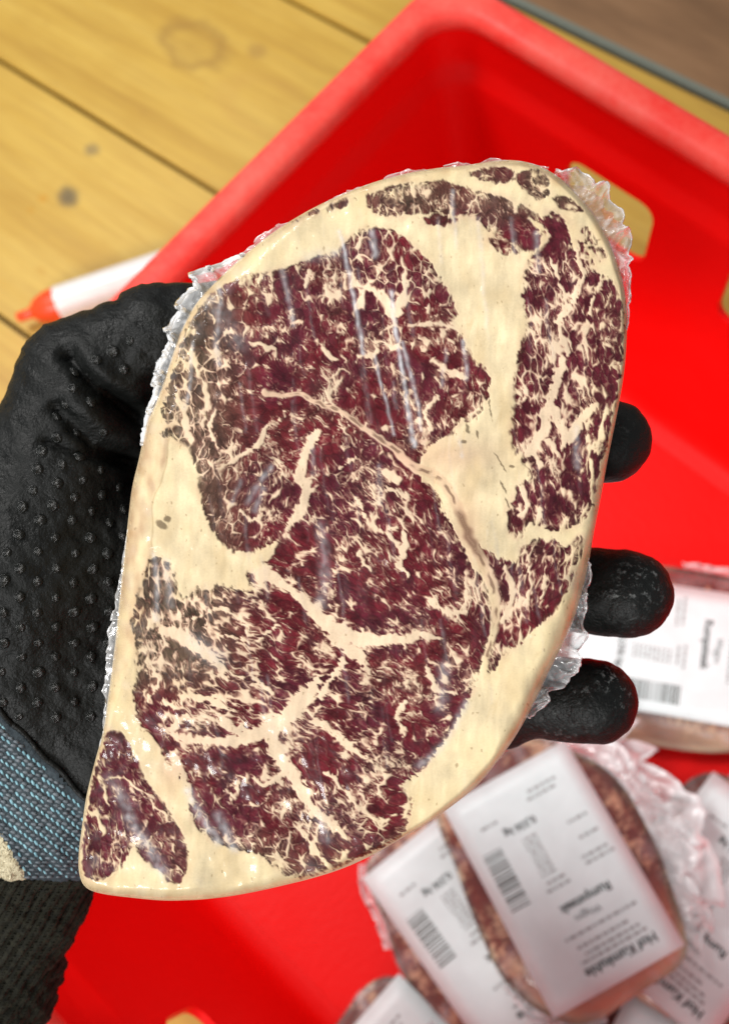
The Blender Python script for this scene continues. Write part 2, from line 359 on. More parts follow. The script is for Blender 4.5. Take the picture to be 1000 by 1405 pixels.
    Lc = Lc * (1 - .9 * age[..., None]) + brown * (.9 * age[..., None])
    var = .92 + .70 * (cidm - .5) + .36 * fine + .3 * midf
    Lc = Lc * np.clip(var, .55, 1.7)[..., None]
    Lc = Lc * (1 - .38 * np.exp(-((edge - np.maximum(wv, 0) - 1.4) / 1.3) ** 2))[..., None]
    # thin fat seen through: paler, redder meat next to the flakes, dark rims on the outer bundles
    near = smooth(-3.5, 0, F)[..., None] * (.30 * smooth(-.2, .5, fl))[..., None]
    Lc = Lc * (1 - near) + np.array([.24, .070, .055]) * near
    rim = np.exp(-((outer + 3.2) / 2.0) ** 2)[..., None] * .42 * smooth(-.1, .4, perlin(X / 35, Y / 35, 98))[..., None]
    Lc = Lc * (1 - rim) + np.array([.040, .026, .012]) * rim
    ins = smooth(2, -10, lean)[..., None]                      # inside a muscle the fat is pinker
    Fc = np.array([.80, .655, .415]) * (1 - ins) + (np.array([.66, .38, .27]) + (np.array([.81, .62, .43]) - np.array([.66, .38, .27])) * smooth(-.8, 2.0, np.maximum(F, thread * 4))[..., None]) * ins
    tone = fbm(X / 80 + 3, Y / 55, 110, 3)
    Fc = Fc * (1 + .16 * tone + .07 * perlin(X / 5, Y / 26, 111) + .05 * perlin(X / 3, Y / 3, 112) + .06 * perlin(X / 13, Y / 60, 113))[..., None]
    yel = (smooth(-70, -8, sil) * .55 * (.6 + .5 * tone))[..., None]
    Fc = Fc * (1 - yel) + np.array([.76, .62, .335]) * yel
    pk = (smooth(-1.5, 3, seam) * smooth(950, 700, Y) * (sd < 900))[..., None] * .38
    Fc = Fc * (1 - pk) + np.array([.62, .33, .22]) * pk
    pk2 = (np.exp(-(((X - 600) / 70) ** 2 + ((Y - 625) / 25) ** 2)) + np.exp(-(((X - 235) / 18) ** 2 + ((Y - 1055) / 45) ** 2)) + np.exp(-(((X - 640) / 18) ** 2 + ((Y - 720) / 50) ** 2)))[..., None] * .45
    Fc = Fc * (1 - np.clip(pk2, 0, 1)) + np.array([.66, .37, .25]) * np.clip(pk2, 0, 1)
    hal = (smooth(11, 0, lean) * smooth(-6, 0, lean) * np.clip(.35 + .8 * fbm(X / 26, Y / 26, 115, 2), 0, 1))[..., None] * .5
    Fc = Fc * (1 - hal) + np.array([.68, .44, .31]) * hal
    mem = (np.clip(1 - np.abs(fbm((X + .25 * Y) / 34, Y / 170, 117, 3)) * 9, 0, 1) * np.clip(fbm(X / 60, Y / 60, 118, 2) + .15, 0, 1) * (1 - smooth(2, -6, lean)))[..., None] * .35
    Fc = Fc * (1 - mem) + np.array([.60, .42, .20]) * mem
    gr_ = (np.clip(fbm(X / 45, Y / 70, 119, 3) - .05, 0, 1) * smooth(430, 200, X))[..., None] * .45
    Fc = Fc * (1 - gr_) + np.array([.58, .44, .25]) * gr_
    wb = (np.clip(fbm(X / 48 + 9, Y / 95, 121, 3) + .05, 0, 1) * (1 - ins[..., 0]))[..., None] * .55
    Fc = Fc * (1 - wb) + np.array([.69, .51, .27]) * wb
    por = (smooth(.42, .62, perlin(X / 4.5, Y / 4.5, 122)) * np.clip(fbm(X / 40, Y / 40, 123, 2) + .2, 0, 1) * (1 - ins[..., 0]))[..., None] * .22
    Fc = Fc * (1 - por) + np.array([.48, .34, .18]) * por
    lb = smooth(340, 230, X) * smooth(540, 620, Y) * smooth(960, 880, Y); sn = sil + 7 * fbm(X / 40, Y / 40, 124, 2)
    bd = (lb * smooth(-36, -28, sn) * np.clip(.45 + .7 * fbm(X / 16, Y / 34, 125, 2), 0, 1))[..., None] * .8
    Fc = Fc * (1 - bd) + np.array([.50, .32, .19]) * bd
    cl_ = (lb * np.exp(-((sn + 33) / 1.6) ** 2))[..., None] * .45
    Fc = Fc * (1 - cl_) + np.array([.36, .24, .11]) * cl_
    # skin at the very edge: thin brown line
    eb = (smooth(-15, -3, sil) * (.10 + .5 * np.clip(fbm(X / 30, Y / 30, 120, 2) + .05, 0, 1)))[..., None]
    Fc = Fc * (1 - eb) + np.array([.50, .285, .13]) * eb
    sp = smooth(-.4, .6, spot)[..., None] * .55
    Fc = Fc * (1 - sp) + np.array([.30, .19, .09]) * sp
    C = Lc * (1 - fatm[..., None]) + Fc * fatm[..., None]
    dl = (np.exp(-((sd - .8) / 1.3) ** 2) * smooth(.05, .15, st) * smooth(-.35, .15, perlin(X / 16, Y / 16, 130)))[..., None] * .8
    dl = np.maximum(dl, (np.exp(-((sd - 2) / 4.5) ** 2) * smooth(690, 712, Y) * smooth(775, 750, Y))[..., None] * .75)
    C = C * (1 - dl) + np.array([.13, .055, .035]) * dl
    bl = [(545+100,588,20,0.5)]  # small dark vessels in the broad fat
    for px, py, ln, rr, an in ((641,588,7,2.2,1.3),(636,606,4,2.4,0),(655,596,6,1.6,1.4),(672,560,14,1.2,1.45),(686,634,16,1.2,1.0),(702,640,4,2,0),(690,668,10,1.4,1.1),(696,690,8,1.6,1.2),(222,720,9,5,.6),(230,712,5,4,.3)):
        u = (X - px) * math.cos(an) + (Y - py) * math.sin(an); v = -(X - px) * math.sin(an) + (Y - py) * math.cos(an) + 1.5 * perlin(X / 6, Y / 6, 140)
        m = (smooth(1.25, .75, np.hypot(u / ln, v / rr)) * .75)[..., None]
        C = C * (1 - m) + np.array([.10, .06, .03]) * m
    return dict(sil=sil, fat=fatm, F=F, col=np.clip(C, .004, .9), lean=lean)
# ---------------------------------------------------------------- end of the steak pattern
# ---------------------------------------------------------------- materials
def mat_red(name, worn_sheen):
    n = Node(name); c = n.coord()
    col = n.mix(n.noise(c, 9, 3), (.93, .0020, .0012, 1), (.86, .0025, .0020, 1))
    if worn_sheen:
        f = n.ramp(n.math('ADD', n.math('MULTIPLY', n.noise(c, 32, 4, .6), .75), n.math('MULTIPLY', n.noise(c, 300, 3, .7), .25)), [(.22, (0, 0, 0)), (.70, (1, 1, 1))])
        col = n.mix(n.math('MULTIPLY', f, .58), col, (.93, .24, .18, 1))  # pale pink covers scuff wear and the rim's light reflection, painted in
    return n.bsdf(col, n.ramp(n.noise(c, 30, 4), [(.3, (.42,) * 3), (.7, (.55,) * 3)]), n.bump(n.noise(c, 260, 4, .6), .12, .002), Specular_IOR_Level=.22)
M_RED = mat_red('red plastic', False); M_RIM = mat_red('scuffed and sheen-paled red plastic', True)
def mat_pine(name, off, knots):
    n = Node(name); c = n.coord(scale=(1.6, 26, 1), loc=off); w = n.coord()
    warp = n.noise(n.coord(scale=(3, 9, 1), loc=off), 1.6, 3)
    g = n.noise(c, 2.2, 5, .62, .35)
    g2 = n.noise(n.coord(scale=(6, 150, 1), loc=off), 2.0, 4, .6)
    col = n.ramp(n.math('ADD', n.math('MULTIPLY', g, .7), n.math('MULTIPLY', warp, .3)),
                 [(.30, lin(170, 128, 44)), (.48, lin(198, 160, 66)), (.62, lin(208, 173, 80)), (.78, lin(186, 144, 50))])
    col = n.mix(n.math('MULTIPLY', n.ramp(g2, [(.42, (0, 0, 0)), (.72, (1, 1, 1))]), .42), col, lin(164, 124, 52))
    blot = n.ramp(n.noise(w, 11, 5, .6), [(.48, (0, 0, 0)), (.72, (1, 1, 1))])
    col = n.mix(n.math('MULTIPLY', blot, .55), col, lin(182, 140, 48))
    dirt = n.ramp(n.noise(w, 75, 6, .75), [(.60, (0, 0, 0)), (.74, (1, 1, 1))])
    col = n.mix(n.math('MULTIPLY', dirt, .30), col, lin(140, 108, 56))
    for (x, y, rx, ry, tint, k, ring) in knots:
        d = n.new('VectorMath', operation='LENGTH')
        mp = n.new('Mapping', ins={'Location': (-x / rx, -y / ry, 0), 'Scale': (1 / rx, 1 / ry, 0)}); tc = n.new('TexCoord'); n.l.new(tc.outputs['Object'], mp.inputs[0])
        wv = n.new('VectorMath', operation='ADD'); n.put(wv.inputs[0], mp.outputs[0])
        nz = n.new('TexNoise', ins={'Scale': 55, 'Detail': 2}); n.put(nz.inputs['Vector'], w)
        sc = n.new('VectorMath', operation='MULTIPLY_ADD'); n.put(sc.inputs[0], nz.outputs['Color']); sc.inputs[1].default_value = (.7,) * 3; sc.inputs[2].default_value = (-.35,) * 3
        n.put(wv.inputs[1], sc.outputs[0]); n.put(d.inputs[0], wv.outputs[0])
        if ring: f = n.ramp(d.outputs['Value'], [(.0, (.35,) * 3), (.40, (.15,) * 3), (.70, (.85,) * 3), (1.0, (0, 0, 0))])
        else: f = n.ramp(d.outputs['Value'], [(.0, (1, 1, 1)), (.55, (.8,) * 3), (1.0, (0, 0, 0))])
        col = n.mix(n.math('MULTIPLY', f, k), col, tint)
    return n.bsdf(col, .42, n.bump(g2, .10, .001))
def mat_plain(name, col, rough, bump=0, bscale=200, **k):
    n = Node(name); c = n.coord(); z = n.noise(c, bscale, 4, .6)
    cc = n.mix(z, tuple(v * .85 for v in col[:3]) + (1,), tuple(min(v * 1.12, 1) for v in col[:3]) + (1,))
    return n.bsdf(cc, rough, n.bump(z, bump, .001) if bump else None, **k)
M_STRIP = mat_plain('grey metal strip', lin(118, 124, 112), .4, .2, 300)
def mat_brownfloor():
    n = Node('brown boards'); c = n.coord(scale=(1.2, 7, 1)); z = n.noise(c, 6, 5, .6)
    col = n.ramp(z, [(.3, lin(112, 80, 50)), (.55, lin(138, 102, 68)), (.75, lin(150, 114, 80))])
    return n.bsdf(col, .5, n.bump(z, .1, .001))
M_BROWN = mat_brownfloor()
M_PENW = mat_plain('white pen plastic', lin(236, 232, 228), .3)
M_PENR = mat_plain('red pen plastic', (.85, .07, .010, 1), .35)
def mat_glove():
    n = Node('black foam coating'); c = n.coord(); z = n.noise(c, 900, 3, .65); z2 = n.noise(c, 190, 4, .6)
    col = n.ramp(z2, [(.3, (.0020, .0025, .0022, 1)), (.7, (.0055, .0064, .0058, 1))])
    a = n.new('Attribute', attribute_name='pale_specks')
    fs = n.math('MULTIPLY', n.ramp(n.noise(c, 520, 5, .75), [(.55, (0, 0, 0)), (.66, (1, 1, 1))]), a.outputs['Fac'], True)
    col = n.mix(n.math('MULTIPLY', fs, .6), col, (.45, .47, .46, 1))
    h = n.math('ADD', n.math('MULTIPLY', z, .45), z2)
    return n.bsdf(col, n.ramp(z2, [(.35, (.42,) * 3), (.7, (.62,) * 3)]), n.bump(h, .8, .0010), Specular_IOR_Level=.26)
M_GLOVE = mat_glove()
M_DOT = mat_plain('black rubber dots', (.005, .006, .005, 1), .20, .4, 900, Specular_IOR_Level=.5)
def mat_yarn(name, a, b):
    n = Node(name); c = n.coord(); z = n.noise(c, 700, 3, .7)
    return n.bsdf(n.ramp(z, [(.3, a), (.7, b)]), .8, n.bump(z, .6, .0004), Specular_IOR_Level=.25)
M_TEAL = mat_yarn('teal yarn', lin(92, 134, 148), lin(160, 204, 214))
M_GREY = mat_yarn('grey yarn', lin(72, 80, 86), lin(124, 132, 138))
M_KNIT = mat_yarn('dark knit ground', lin(40, 48, 54), lin(70, 80, 86))
M_CUFF = mat_yarn('olive black cuff yarn', lin(14, 14, 8), lin(40, 38, 25))
M_HEM = mat_yarn('cream hem yarn', lin(170, 158, 128), lin(216, 206, 176))
def mat_meat():
    n = Node('marbled beef'); a = n.new('Attribute', attribute_name='col'); c = n.coord()
    z = n.noise(c, 2600, 3, .6)
    col = n.mix(.22, a.outputs['Color'], n.mix(z, (.25, .25, .25, 1), (1, 1, 1, 1)), 'MULTIPLY')
    return n.bsdf(col, .38, n.bump(n.noise(c, 900, 3), .15, .0003), Specular_IOR_Level=.12)
M_MEAT = mat_meat()
def mat_film(name, haze0, white, gloss=1.6, rough=.10, bscale=300, bs=.25):
    """thin clear film: lets light through, mirrors some of it, attribute haze whitens it for milky creases and painted-in highlights"""
    n = Node(name); c = n.coord(); nb = n.bump(n.noise(c, bscale, 3), bs, .0006)
    lw_ = n.new('LayerWeight', ins={'Blend': .5}); n.put(lw_.inputs['Normal'], nb)
    fr = n.math('ADD', n.math('MULTIPLY', n.math('POWER', lw_.outputs['Facing'], 4.0), .30), .013)
    gl = n.new('BsdfGlossy', ins={'Roughness': rough, 'Color': (1, 1, 1, 1)}); n.put(gl.inputs['Normal'], nb)
    tr = n.new('BsdfTransparent', ins={'Color': (.985, .985, .985, 1)})
    df = n.new('BsdfDiffuse', ins={'Color': white}); tl = n.new('BsdfTranslucent', ins={'Color': white})
    m0 = n.new('MixShader', ins={0: .06, 1: df.outputs[0], 2: tl.outputs[0]})
    at = n.new('Attribute', attribute_name='haze')
    m1 = n.new('MixShader', ins={0: n.math('ADD', at.outputs['Fac'], haze0, True), 1: tr.outputs[0], 2: m0.outputs[0]})
    m2 = n.new('MixShader', ins={0: n.math('MULTIPLY', fr, gloss, True), 1: m1.outputs[0], 2: gl.outputs[0]})
    n.l.new(m2.outputs[0], n.out.inputs[0]); return n.m
M_FILM = mat_film('clear vacuum film', 0, (.92, .94, .97, 1), 1.3, .13)
M_FRILL = mat_film('crimped film edge', .12, (.90, .91, .92, 1), 4.0, .14, 500, .5)
def mat_pack(seed, agey):
    n = Node('packed beef'); c = n.coord(loc=(seed, seed * .7, 0)); w = n.coord(scale=(1, 1.9, 1), loc=(seed, 0, 0), rot=(0, 0, seed))
    f = n.noise(w, 130, 5, .65, 1.2); g = n.noise(c, 38, 3, .55)
    fat = n.ramp(n.math('ADD', n.math('MULTIPLY', f, .55), n.math('MULTIPLY', g, .5)), [(.53, (0, 0, 0)), (.62, (.9, .9, .9))])
    lean = n.ramp(n.noise(c, 70, 4), [(.3, (.045, .008, .010, 1)), (.55, (.105, .018, .020, 1)), (.75, agey)])
    at = n.new('Attribute', attribute_name='rimfat'); col = n.mix(fat, lean, (.62, .44, .28, 1))
    col = n.mix(at.outputs['Fac'], col, n.ramp(g, [(.3, (.50, .26, .17, 1)), (.7, (.66, .47, .31, 1))]))
    return n.bsdf(col, .35)
M_LABEL = mat_plain('white label paper', (.76, .88, .89, 1), .45, .05, 60)
M_INK = mat_plain('black print', (.10, .11, .11, 1), .5)
M_INKG = mat_plain('pale grey print', (.38, .41, .41, 1), .5); M_BAR = mat_plain('grey barcode ink', (.16, .18, .175, 1), .5)
# ---------------------------------------------------------------- boards under the crate
def slab(name, x0, x1, y0, y1, z0, z1, mat, parent=None, bev=.0015, **k):
    bm = bmesh.new(); bmesh.ops.create_cube(bm, size=1)
    for v in bm.verts: v.co = Vector(((x0 + x1) / 2 + v.co.x * (x1 - x0), (y0 + y1) / 2 + v.co.y * (y1 - y0), (z0 + z1) / 2 + v.co.z * (z1 - z0)))
    if bev: bmesh.ops.bevel(bm, geom=bm.edges[:], offset=bev, segments=2, affect='EDGES')
    me = bpy.data.meshes.new(name); bm.to_mesh(me); bm.free(); me.materials.append(mat)
    o = bpy.data.objects.new(name, me); link(o, parent); return tag(o, **k)
ROTB = math.radians(3.2); CB, SB = math.cos(ROTB), math.sin(ROTB)
def to_board(x, y): return (x * CB + y * SB, -x * SB + y * CB)
floor = empty('floor', kind='structure'); floor.rotation_euler = (0, 0, ROTB)
edges = [to_board(-.6, -.31)[1], to_board(-.55, -.125)[1], to_board(-.51, .057)[1], to_board(-.58, .219)[1], to_board(-.5, .388)[1], to_board(-.3, .481)[1]]
kn = []
for (x, y, rx, ry, tint, k, ring) in ((-.577, .312, .038, .024, lin(150, 112, 48), .7, True), (-.530, .335, .012, .008, lin(150, 112, 56), .5, False),
        (-.559, .157, .013, .010, lin(98, 84, 58), .95, False), (-.574, .197, .009, .0065, lin(120, 104, 74), .7, False), (-.574, .144, .005, .0045, lin(196, 138, 20), .7, False),
        (-.575, .132, .004, .004, lin(190, 140, 30), .6, False), (-.50, .085, .012, .006, lin(190, 138, 30), .45, False), (-.49, .30, .05, .03, lin(186, 142, 66), .35, True), (-.53, .10, .007, .004, lin(186, 136, 34), .4, False)):
    a, b = to_board(x, y); kn.append((a, b, rx, ry, tint, k, ring))
for i in range(5):
    y0, y1 = edges[i], edges[i + 1]
    ks = [q for q in kn if y0 <= q[1] < y1]
    slab('plank', -1.6, 1.2, y0 + .0018, y1 - .0018, -.022, 0, mat_pine('pine board', (i * 3.7, i * 1.3, 0), ks), floor, .0013)
slab('metal_strip', -1.6, 1.2, edges[5] + .0004, edges[5] + .0068, -.02, .0015, M_STRIP, floor, .001)
slab('subfloor', -1.6, 1.2, edges[0] - .4, edges[5] - .001, -.03, -.0235, mat_plain('dark gap', lin(96, 70, 36), .8), floor, 0)
sf = slab('side_floor', -1.6, 1.2, edges[5] + .0073, edges[5] + 1.4, -.02, -.002, M_BROWN, None, 0, kind='structure'); sf.rotation_euler = (0, 0, ROTB)

# ---------------------------------------------------------------- red crate
crate = empty('red_crate', (0, 0, 0), label='open red plastic crate with slotted walls holding packed meat', cat='crate')
CR = Matrix.Translation((-.28, .287, 0)) @ Matrix.Rotation(math.radians(-1.5), 4, 'Z') @ Matrix.Translation((.28, -.287, 0))
crate.matrix_world = CR
FX0, FX1, FY0, FY1 = -.256, .335, -.121, .264
def rrect(off, rad, seg=8):
    """rounded rectangle round the crate floor, moved out by off"""
    r = max(rad + .35 * off, .004); P = []; q = off - r
    for cx, cy, a0 in ((FX1 + q, FY1 + q, 0), (FX0 - q, FY1 + q, 90), (FX0 - q, FY0 - q, 180), (FX1 + q, FY0 - q, 270)):
        for k in range(seg + 1):
            a = math.radians(a0 + 90 * k / seg); P.append((cx + r * math.cos(a), cy + r * math.sin(a)))
    return np.array(P)
def sweep(name, prof, mat, closed_prof=True, rad=.012):
    rings = [np.c_[rrect(o, rad), np.full(36, z)] for o, z in prof]
    V = np.stack(rings, 1).reshape(-1, 3); m = len(prof); F = []
    for i in range(36):
        for j in range(m if closed_prof else m - 1):
            F.append((i * m + j, ((i + 1) % 36) * m + j, ((i + 1) % 36) * m + (j + 1) % m, i * m + (j + 1) % m))
    return mesh_np(name, V, F, mat, crate, True)
shell = sweep('wall_shell', [(-.010, .0155), (-.003, .017), (.0015, .022), (.004, .032), (.0195, .190), (.0205, .1955), (.0245, .2005), (.0255, .206), (.0255, .2235),
                        (.0300, .2235), (.0300, .1995), (.0230, .1905), (.0080, .030), (.004, .003), (-.010, .003)], M_RED)
# hand holes and slots, cut through the walls
cut = bmesh.new()
def rbox(cx, cy, cz, sx, sy, sz, axis):
    t = bmesh.new(); bmesh.ops.create_cube(t, size=1)
    for v in t.verts: v.co = Vector((cx + v.co.x * sx, cy + v.co.y * sy, cz + v.co.z * sz))
    ed = [e for e in t.edges if abs((e.verts[0].co - e.verts[1].co)[axis]) > 1e-5]
    bmesh.ops.bevel(t, geom=ed, offset=.009, segments=4, affect='EDGES', profile=.5)
    me = bpy.data.meshes.new('t'); t.to_mesh(me); t.free(); cut.from_mesh(me); bpy.data.meshes.remove(me)
for x0 in (-.201, -.103, -.005, .093, .191): rbox(x0 + .0265, .283, .163, .053, .06, .044, 1)
for x0 in (-.074, .024, .122, .220): rbox(x0 + .0265, -.137, .144, .053, .06, .042, 1)
for y0 in (-.06, .035, .135): rbox(-.272, y0 + .030, .168, .06, .060, .046, 0); rbox(.352, y0 + .030, .168, .06, .060, .046, 0)
cme = bpy.data.meshes.new('cut'); cut.to_mesh(cme); cut.free(); co_ = bpy.data.objects.new('cut', cme); link(co_); co_.matrix_world = CR
md = shell.modifiers.new('holes', 'BOOLEAN'); md.operation = 'DIFFERENCE'; md.solver = 'EXACT'; md.object = co_
bpy.context.view_layer.update()
new = bpy.data.meshes.new_from_object(shell.evaluated_get(bpy.context.evaluated_depsgraph_get())); shell.modifiers.clear(); shell.data = new
bpy.data.objects.remove(co_, do_unlink=True)
for p in new.polygons: p.use_smooth = True
md = shell.modifiers.new('edge', 'EDGE_SPLIT'); md.split_angle = math.radians(35)
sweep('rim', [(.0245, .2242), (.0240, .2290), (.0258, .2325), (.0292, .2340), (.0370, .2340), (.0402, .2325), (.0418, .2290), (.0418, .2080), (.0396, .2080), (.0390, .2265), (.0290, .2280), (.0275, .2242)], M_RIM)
mesh_np('crate_floor', [(FX0 + .009, FY0 + .009, .0148), (FX1 - .009, FY0 + .009, .0148), (FX1 - .009, FY1 - .009, .0148), (FX0 + .009, FY1 - .009, .0148),
                        (FX0 + .009, FY0 + .009, .004), (FX1 - .009, FY0 + .009, .004), (FX1 - .009, FY1 - .009, .004), (FX0 + .009, FY1 - .009, .004)],
        [(0, 1, 2, 3), (7, 6, 5, 4), (0, 4, 5, 1), (1, 5, 6, 2), (2, 6, 7, 3), (3, 7, 4, 0)], M_RED, crate, False)

# ---------------------------------------------------------------- marker pen on the boards
def lathe(name, prof, mat, parent, seg=24):
    """profile of (distance along local x, radius)"""
    a = np.linspace(0, 2 * np.pi, seg, endpoint=False)
    V = [(x, r * math.cos(t), r * math.sin(t)) for x, r in prof for t in a]
    F = [(i * seg + j, i * seg + (j + 1) % seg, (i + 1) * seg + (j + 1) % seg, (i + 1) * seg + j) for i in range(len(prof) - 1) for j in range(seg)]
    F += [tuple(range(seg))[::-1], tuple(range((len(prof) - 1) * seg, len(prof) * seg))]
    o = mesh_np(name, V, F, mat, parent); o.modifiers.new('e', 'EDGE_SPLIT').split_angle = math.radians(40); return o
pen = empty('marker_pen', (-.506, .062, .0126), label='white marker pen with red tip lying on the boards', cat='pen')
pen.rotation_euler = (0, 0, math.radians(57.2))
lathe('tip', [(0, .0028), (.001, .0036), (.0105, .0038), (.0120, .0056), (.016, .0088), (.024, .0116), (.031, .0121)], M_PENR, pen)
lathe('barrel', [(.031, .0110), (.0312, .0125), (.118, .0125), (.119, .0116)], M_PENW, pen)
lathe('end_plug', [(.119, .0110), (.1195, .0115), (.125, .0112), (.126, .0100)], M_PENR, pen)
# ---------------------------------------------------------------- the packed steak in the hand
U = .18e-3                                                      # metres per drawing unit
ST_D = .270
st_loc = CAM + R @ np.array([0, 0, -ST_D])
steak = empty('packed_steak', st_loc, RM, label='large marbled rib steak in clear vacuum film held up by the black glove', cat='steak')
def st_shape(X, Y, sil):
    """height of the cut face in metres, rounded towards its edge"""
    bw = 6 + 28 * smooth(330, 210, X) * smooth(1010, 850, Y) * smooth(480, 580, Y) + 16 * smooth(470, 330, X) * smooth(470, 400, Y) \
        + 24 * smooth(620, 760, X) * smooth(520, 780, Y) + 10 * smooth(1120, 1200, Y)
    bw = bw * np.clip(1 + .45 * fbm(X / 70, Y / 70, 202, 2), .5, 1.7)
    dep = (1.3 + .17 * bw) * 1e-3
    t = np.clip(-sil / bw, 0, 1)
    z = -dep * (1 - np.sqrt(np.clip(1 - (1 - t) ** 2, 0, 1)))
    return z + 1e-3 * (1.3 * fbm(X / 170, Y / 170, 200, 2) + .28 * fbm(X / 34, Y / 34, 205, 2)) * t
def st_xyz(X, Y, z):
    k = 1 - z / ST_D                                            # the cut flares a little towards its back
    return np.stack([(X - 500) * U * k, (702.5 - Y) * U * k, z], -1)
def face_grid(step):
    gx = np.arange(100, 870, step); gy = np.arange(214, 1244, step)
    X, Y = np.meshgrid(gx, gy); lx = np.arange(90, 880, 3.0); ly = np.arange(205, 1250, 3.0); A, B = np.meshgrid(lx, ly)
    sd = poly_sdf(A, B, catmull(OUTLINE, 2)); sil = up_sample(sd, lx, ly, X, Y)
    keep = sil < .75 * step
    gy_, gx_ = np.gradient(sil, step); L = np.hypot(gx_, gy_) + 1e-6
    edge = keep & (sil > -.45 * step)
    X = np.where(edge, X - sil * gx_ / L, X); Y = np.where(edge, Y - sil * gy_ / L, Y); sil = np.where(edge, 0, sil)
    idx = np.full(X.shape, -1); idx[keep] = np.arange(keep.sum())
    q = np.stack([idx[:-1, :-1], idx[1:, :-1], idx[1:, 1:], idx[:-1, 1:]], -1).reshape(-1, 4)
    return X[keep], Y[keep], sil[keep], q[(q >= 0).all(1)]
X, Y, sil, Q = face_grid(1.1)
fd = steak_field(X, Y)
z = st_shape(X, Y, sil) + 1e-3 * (.26 * (fd['fat'] - .5) + .05 * np.clip(fd['F'], -3, 3) / 3) * smooth(0, -8, sil)
V = st_xyz(X, Y, z)
# the side of the cut and its back
OUT = catmull(OUTLINE, 5); osil = np.zeros(len(OUT)); oz = st_shape(OUT[:, 0], OUT[:, 1], osil)
tan = np.roll(OUT, -1, 0) - np.roll(OUT, 1, 0); tan /= np.hypot(tan[:, 0], tan[:, 1])[:, None]; NRM = np.c_[tan[:, 1], -tan[:, 0]]
rings = []
for off, dz in ((-.6, .0002), (1.0, -.002), (1.5, -.006), (-2, -.012), (-14, -.017), (-40, -.0185)):
    p = OUT + NRM * off; zz = oz + dz + 4e-4 * perlin(OUT[:, 0] / 30, OUT[:, 1] / 30 + dz * 900, 210)
    rings.append(st_xyz(p[:, 0], p[:, 1], zz))
SV = np.stack(rings, 1); nS = len(OUT)
sideV = SV.reshape(-1, 3); sideF = grid_faces(nS, 6, True) + len(V)
nz = fbm(np.repeat(OUT[:, 0], 6) / 40, np.repeat(OUT[:, 1], 6) / 40 + np.tile(np.arange(6), nS), 220, 3)
sc_ = np.array([.72, .56, .34]) * np.ones((len(sideV), 1)); mm = smooth(.05, .4, nz)[:, None]; sc_ = sc_ * (1 - .45 * mm) + np.array([.42, .22, .12]) * .45 * mm
ctr = np.array([[0, 0, float(oz.mean() - .0185)]]); cF = [(len(V) + i * 6 + 5, len(V) + ((i + 1) % nS) * 6 + 5, len(V) + len(sideV)) for i in range(nS)]
allV = np.concatenate([V, sideV, ctr]); tri = np.array(cF)
Fq = np.concatenate([Q, sideF]); Fq = np.concatenate([Fq, np.c_[tri, tri[:, 2]][:0]])
meat = mesh_np('meat', allV[:-1], Fq, M_MEAT, steak)
attr_col(meat, 'col', np.concatenate([fd['col'], sc_]))
back = mesh_np('back_face', np.concatenate([SV[:, 5], ctr]), np.array([(i, (i + 1) % nS, nS) for i in range(nS)]), M_MEAT, steak)
attr_col(back, 'col', np.full((nS + 1, 3), .3) * np.array([1.6, 1.0, .6]))

# film over the cut face: streaks at fine folds, whitened as milky creases and as painted highlights
X, Y, sil, Q = face_grid(2.0)
STREAKS = [([(465, 318), (474, 352), (482, 390), (491, 440), (499, 486)], 3.2, .50), ([(536, 400), (541, 440), (549, 490), (556, 540), (563, 585), (568, 612)], 3.4, .55),
 ([(513, 488), (522, 522), (532, 560), (540, 596)], 2.6, .42), ([(553, 470), (562, 510), (572, 548), (578, 590)], 3.0, .40), ([(636, 468), (640, 500), (639, 520)], 3.5, .40),
 ([(300, 392), (302, 425), (297, 470), (300, 500)], 4.5, .28), ([(388, 372), (396, 410), (402, 446)], 4.0, .25), ([(510, 318), (514, 350)], 5.0, .38), ([(264, 470), (261, 520), (254, 560)], 3.0, .30),
 ([(620, 262), (622, 300), (626, 340)], 3.0, .28), ([(655, 300), (660, 350), (664, 400), (668, 450)], 3.5, .20), ([(600, 300), (606, 360)], 3.0, .20), ([(735, 320), (738, 372)], 4.5, .22),
 ([(700, 300), (706, 345)], 3.0, .18), ([(630, 600), (634, 626)], 4.0, .22), ([(612, 480), (606, 530)], 3.0, .2), ([(790, 585), (792, 640)], 5.5, .22), ([(440, 720), (446, 790), (440, 830)], 9, .17),
 ([(372, 640), (352, 668), (340, 690)], 4.5, .26), ([(362, 670), (350, 700)], 4.5, .24), ([(330, 660), (318, 690)], 4, .2), ([(428, 600), (430, 650)], 4, .18), ([(520, 640), (522, 690)], 5, .15),
 ([(212, 760), (216, 800), (214, 850)], 4.5, .30), ([(228, 770), (234, 830)], 6, .22), ([(258, 1085), (276, 1120), (300, 1155)], 7, .36), ([(300, 1120), (322, 1165)], 7, .34), ([(176, 1120), (205, 1165), (225, 1200)], 9, .28),
 ([(160, 1080), (175, 1110)], 9, .2), ([(610, 915), (604, 970)], 10, .22), ([(575, 1050), (610, 1020), (640, 965)], 6, .25), ([(440, 1120), (447, 1150)], 9, .2), ([(265, 880), (300, 905)], 14, .2), ([(290, 420), (330, 470)], 14, .12), ([(420, 352), (470, 345)], 10, .18)]
rs = random.Random(5)
for _ in range(110):
    x0 = rs.uniform(280, 800); y0 = rs.uniform(250, 1060); L = rs.uniform(30, 90)
    STREAKS.append(([(x0, y0), (x0 + L * .06 + rs.uniform(-3, 3), y0 + L * .5), (x0 + L * .14, y0 + L)], rs.uniform(1.4, 3.2), rs.uniform(.02, .11)))
wr = np.zeros(X.shape); hz = np.zeros(X.shape)
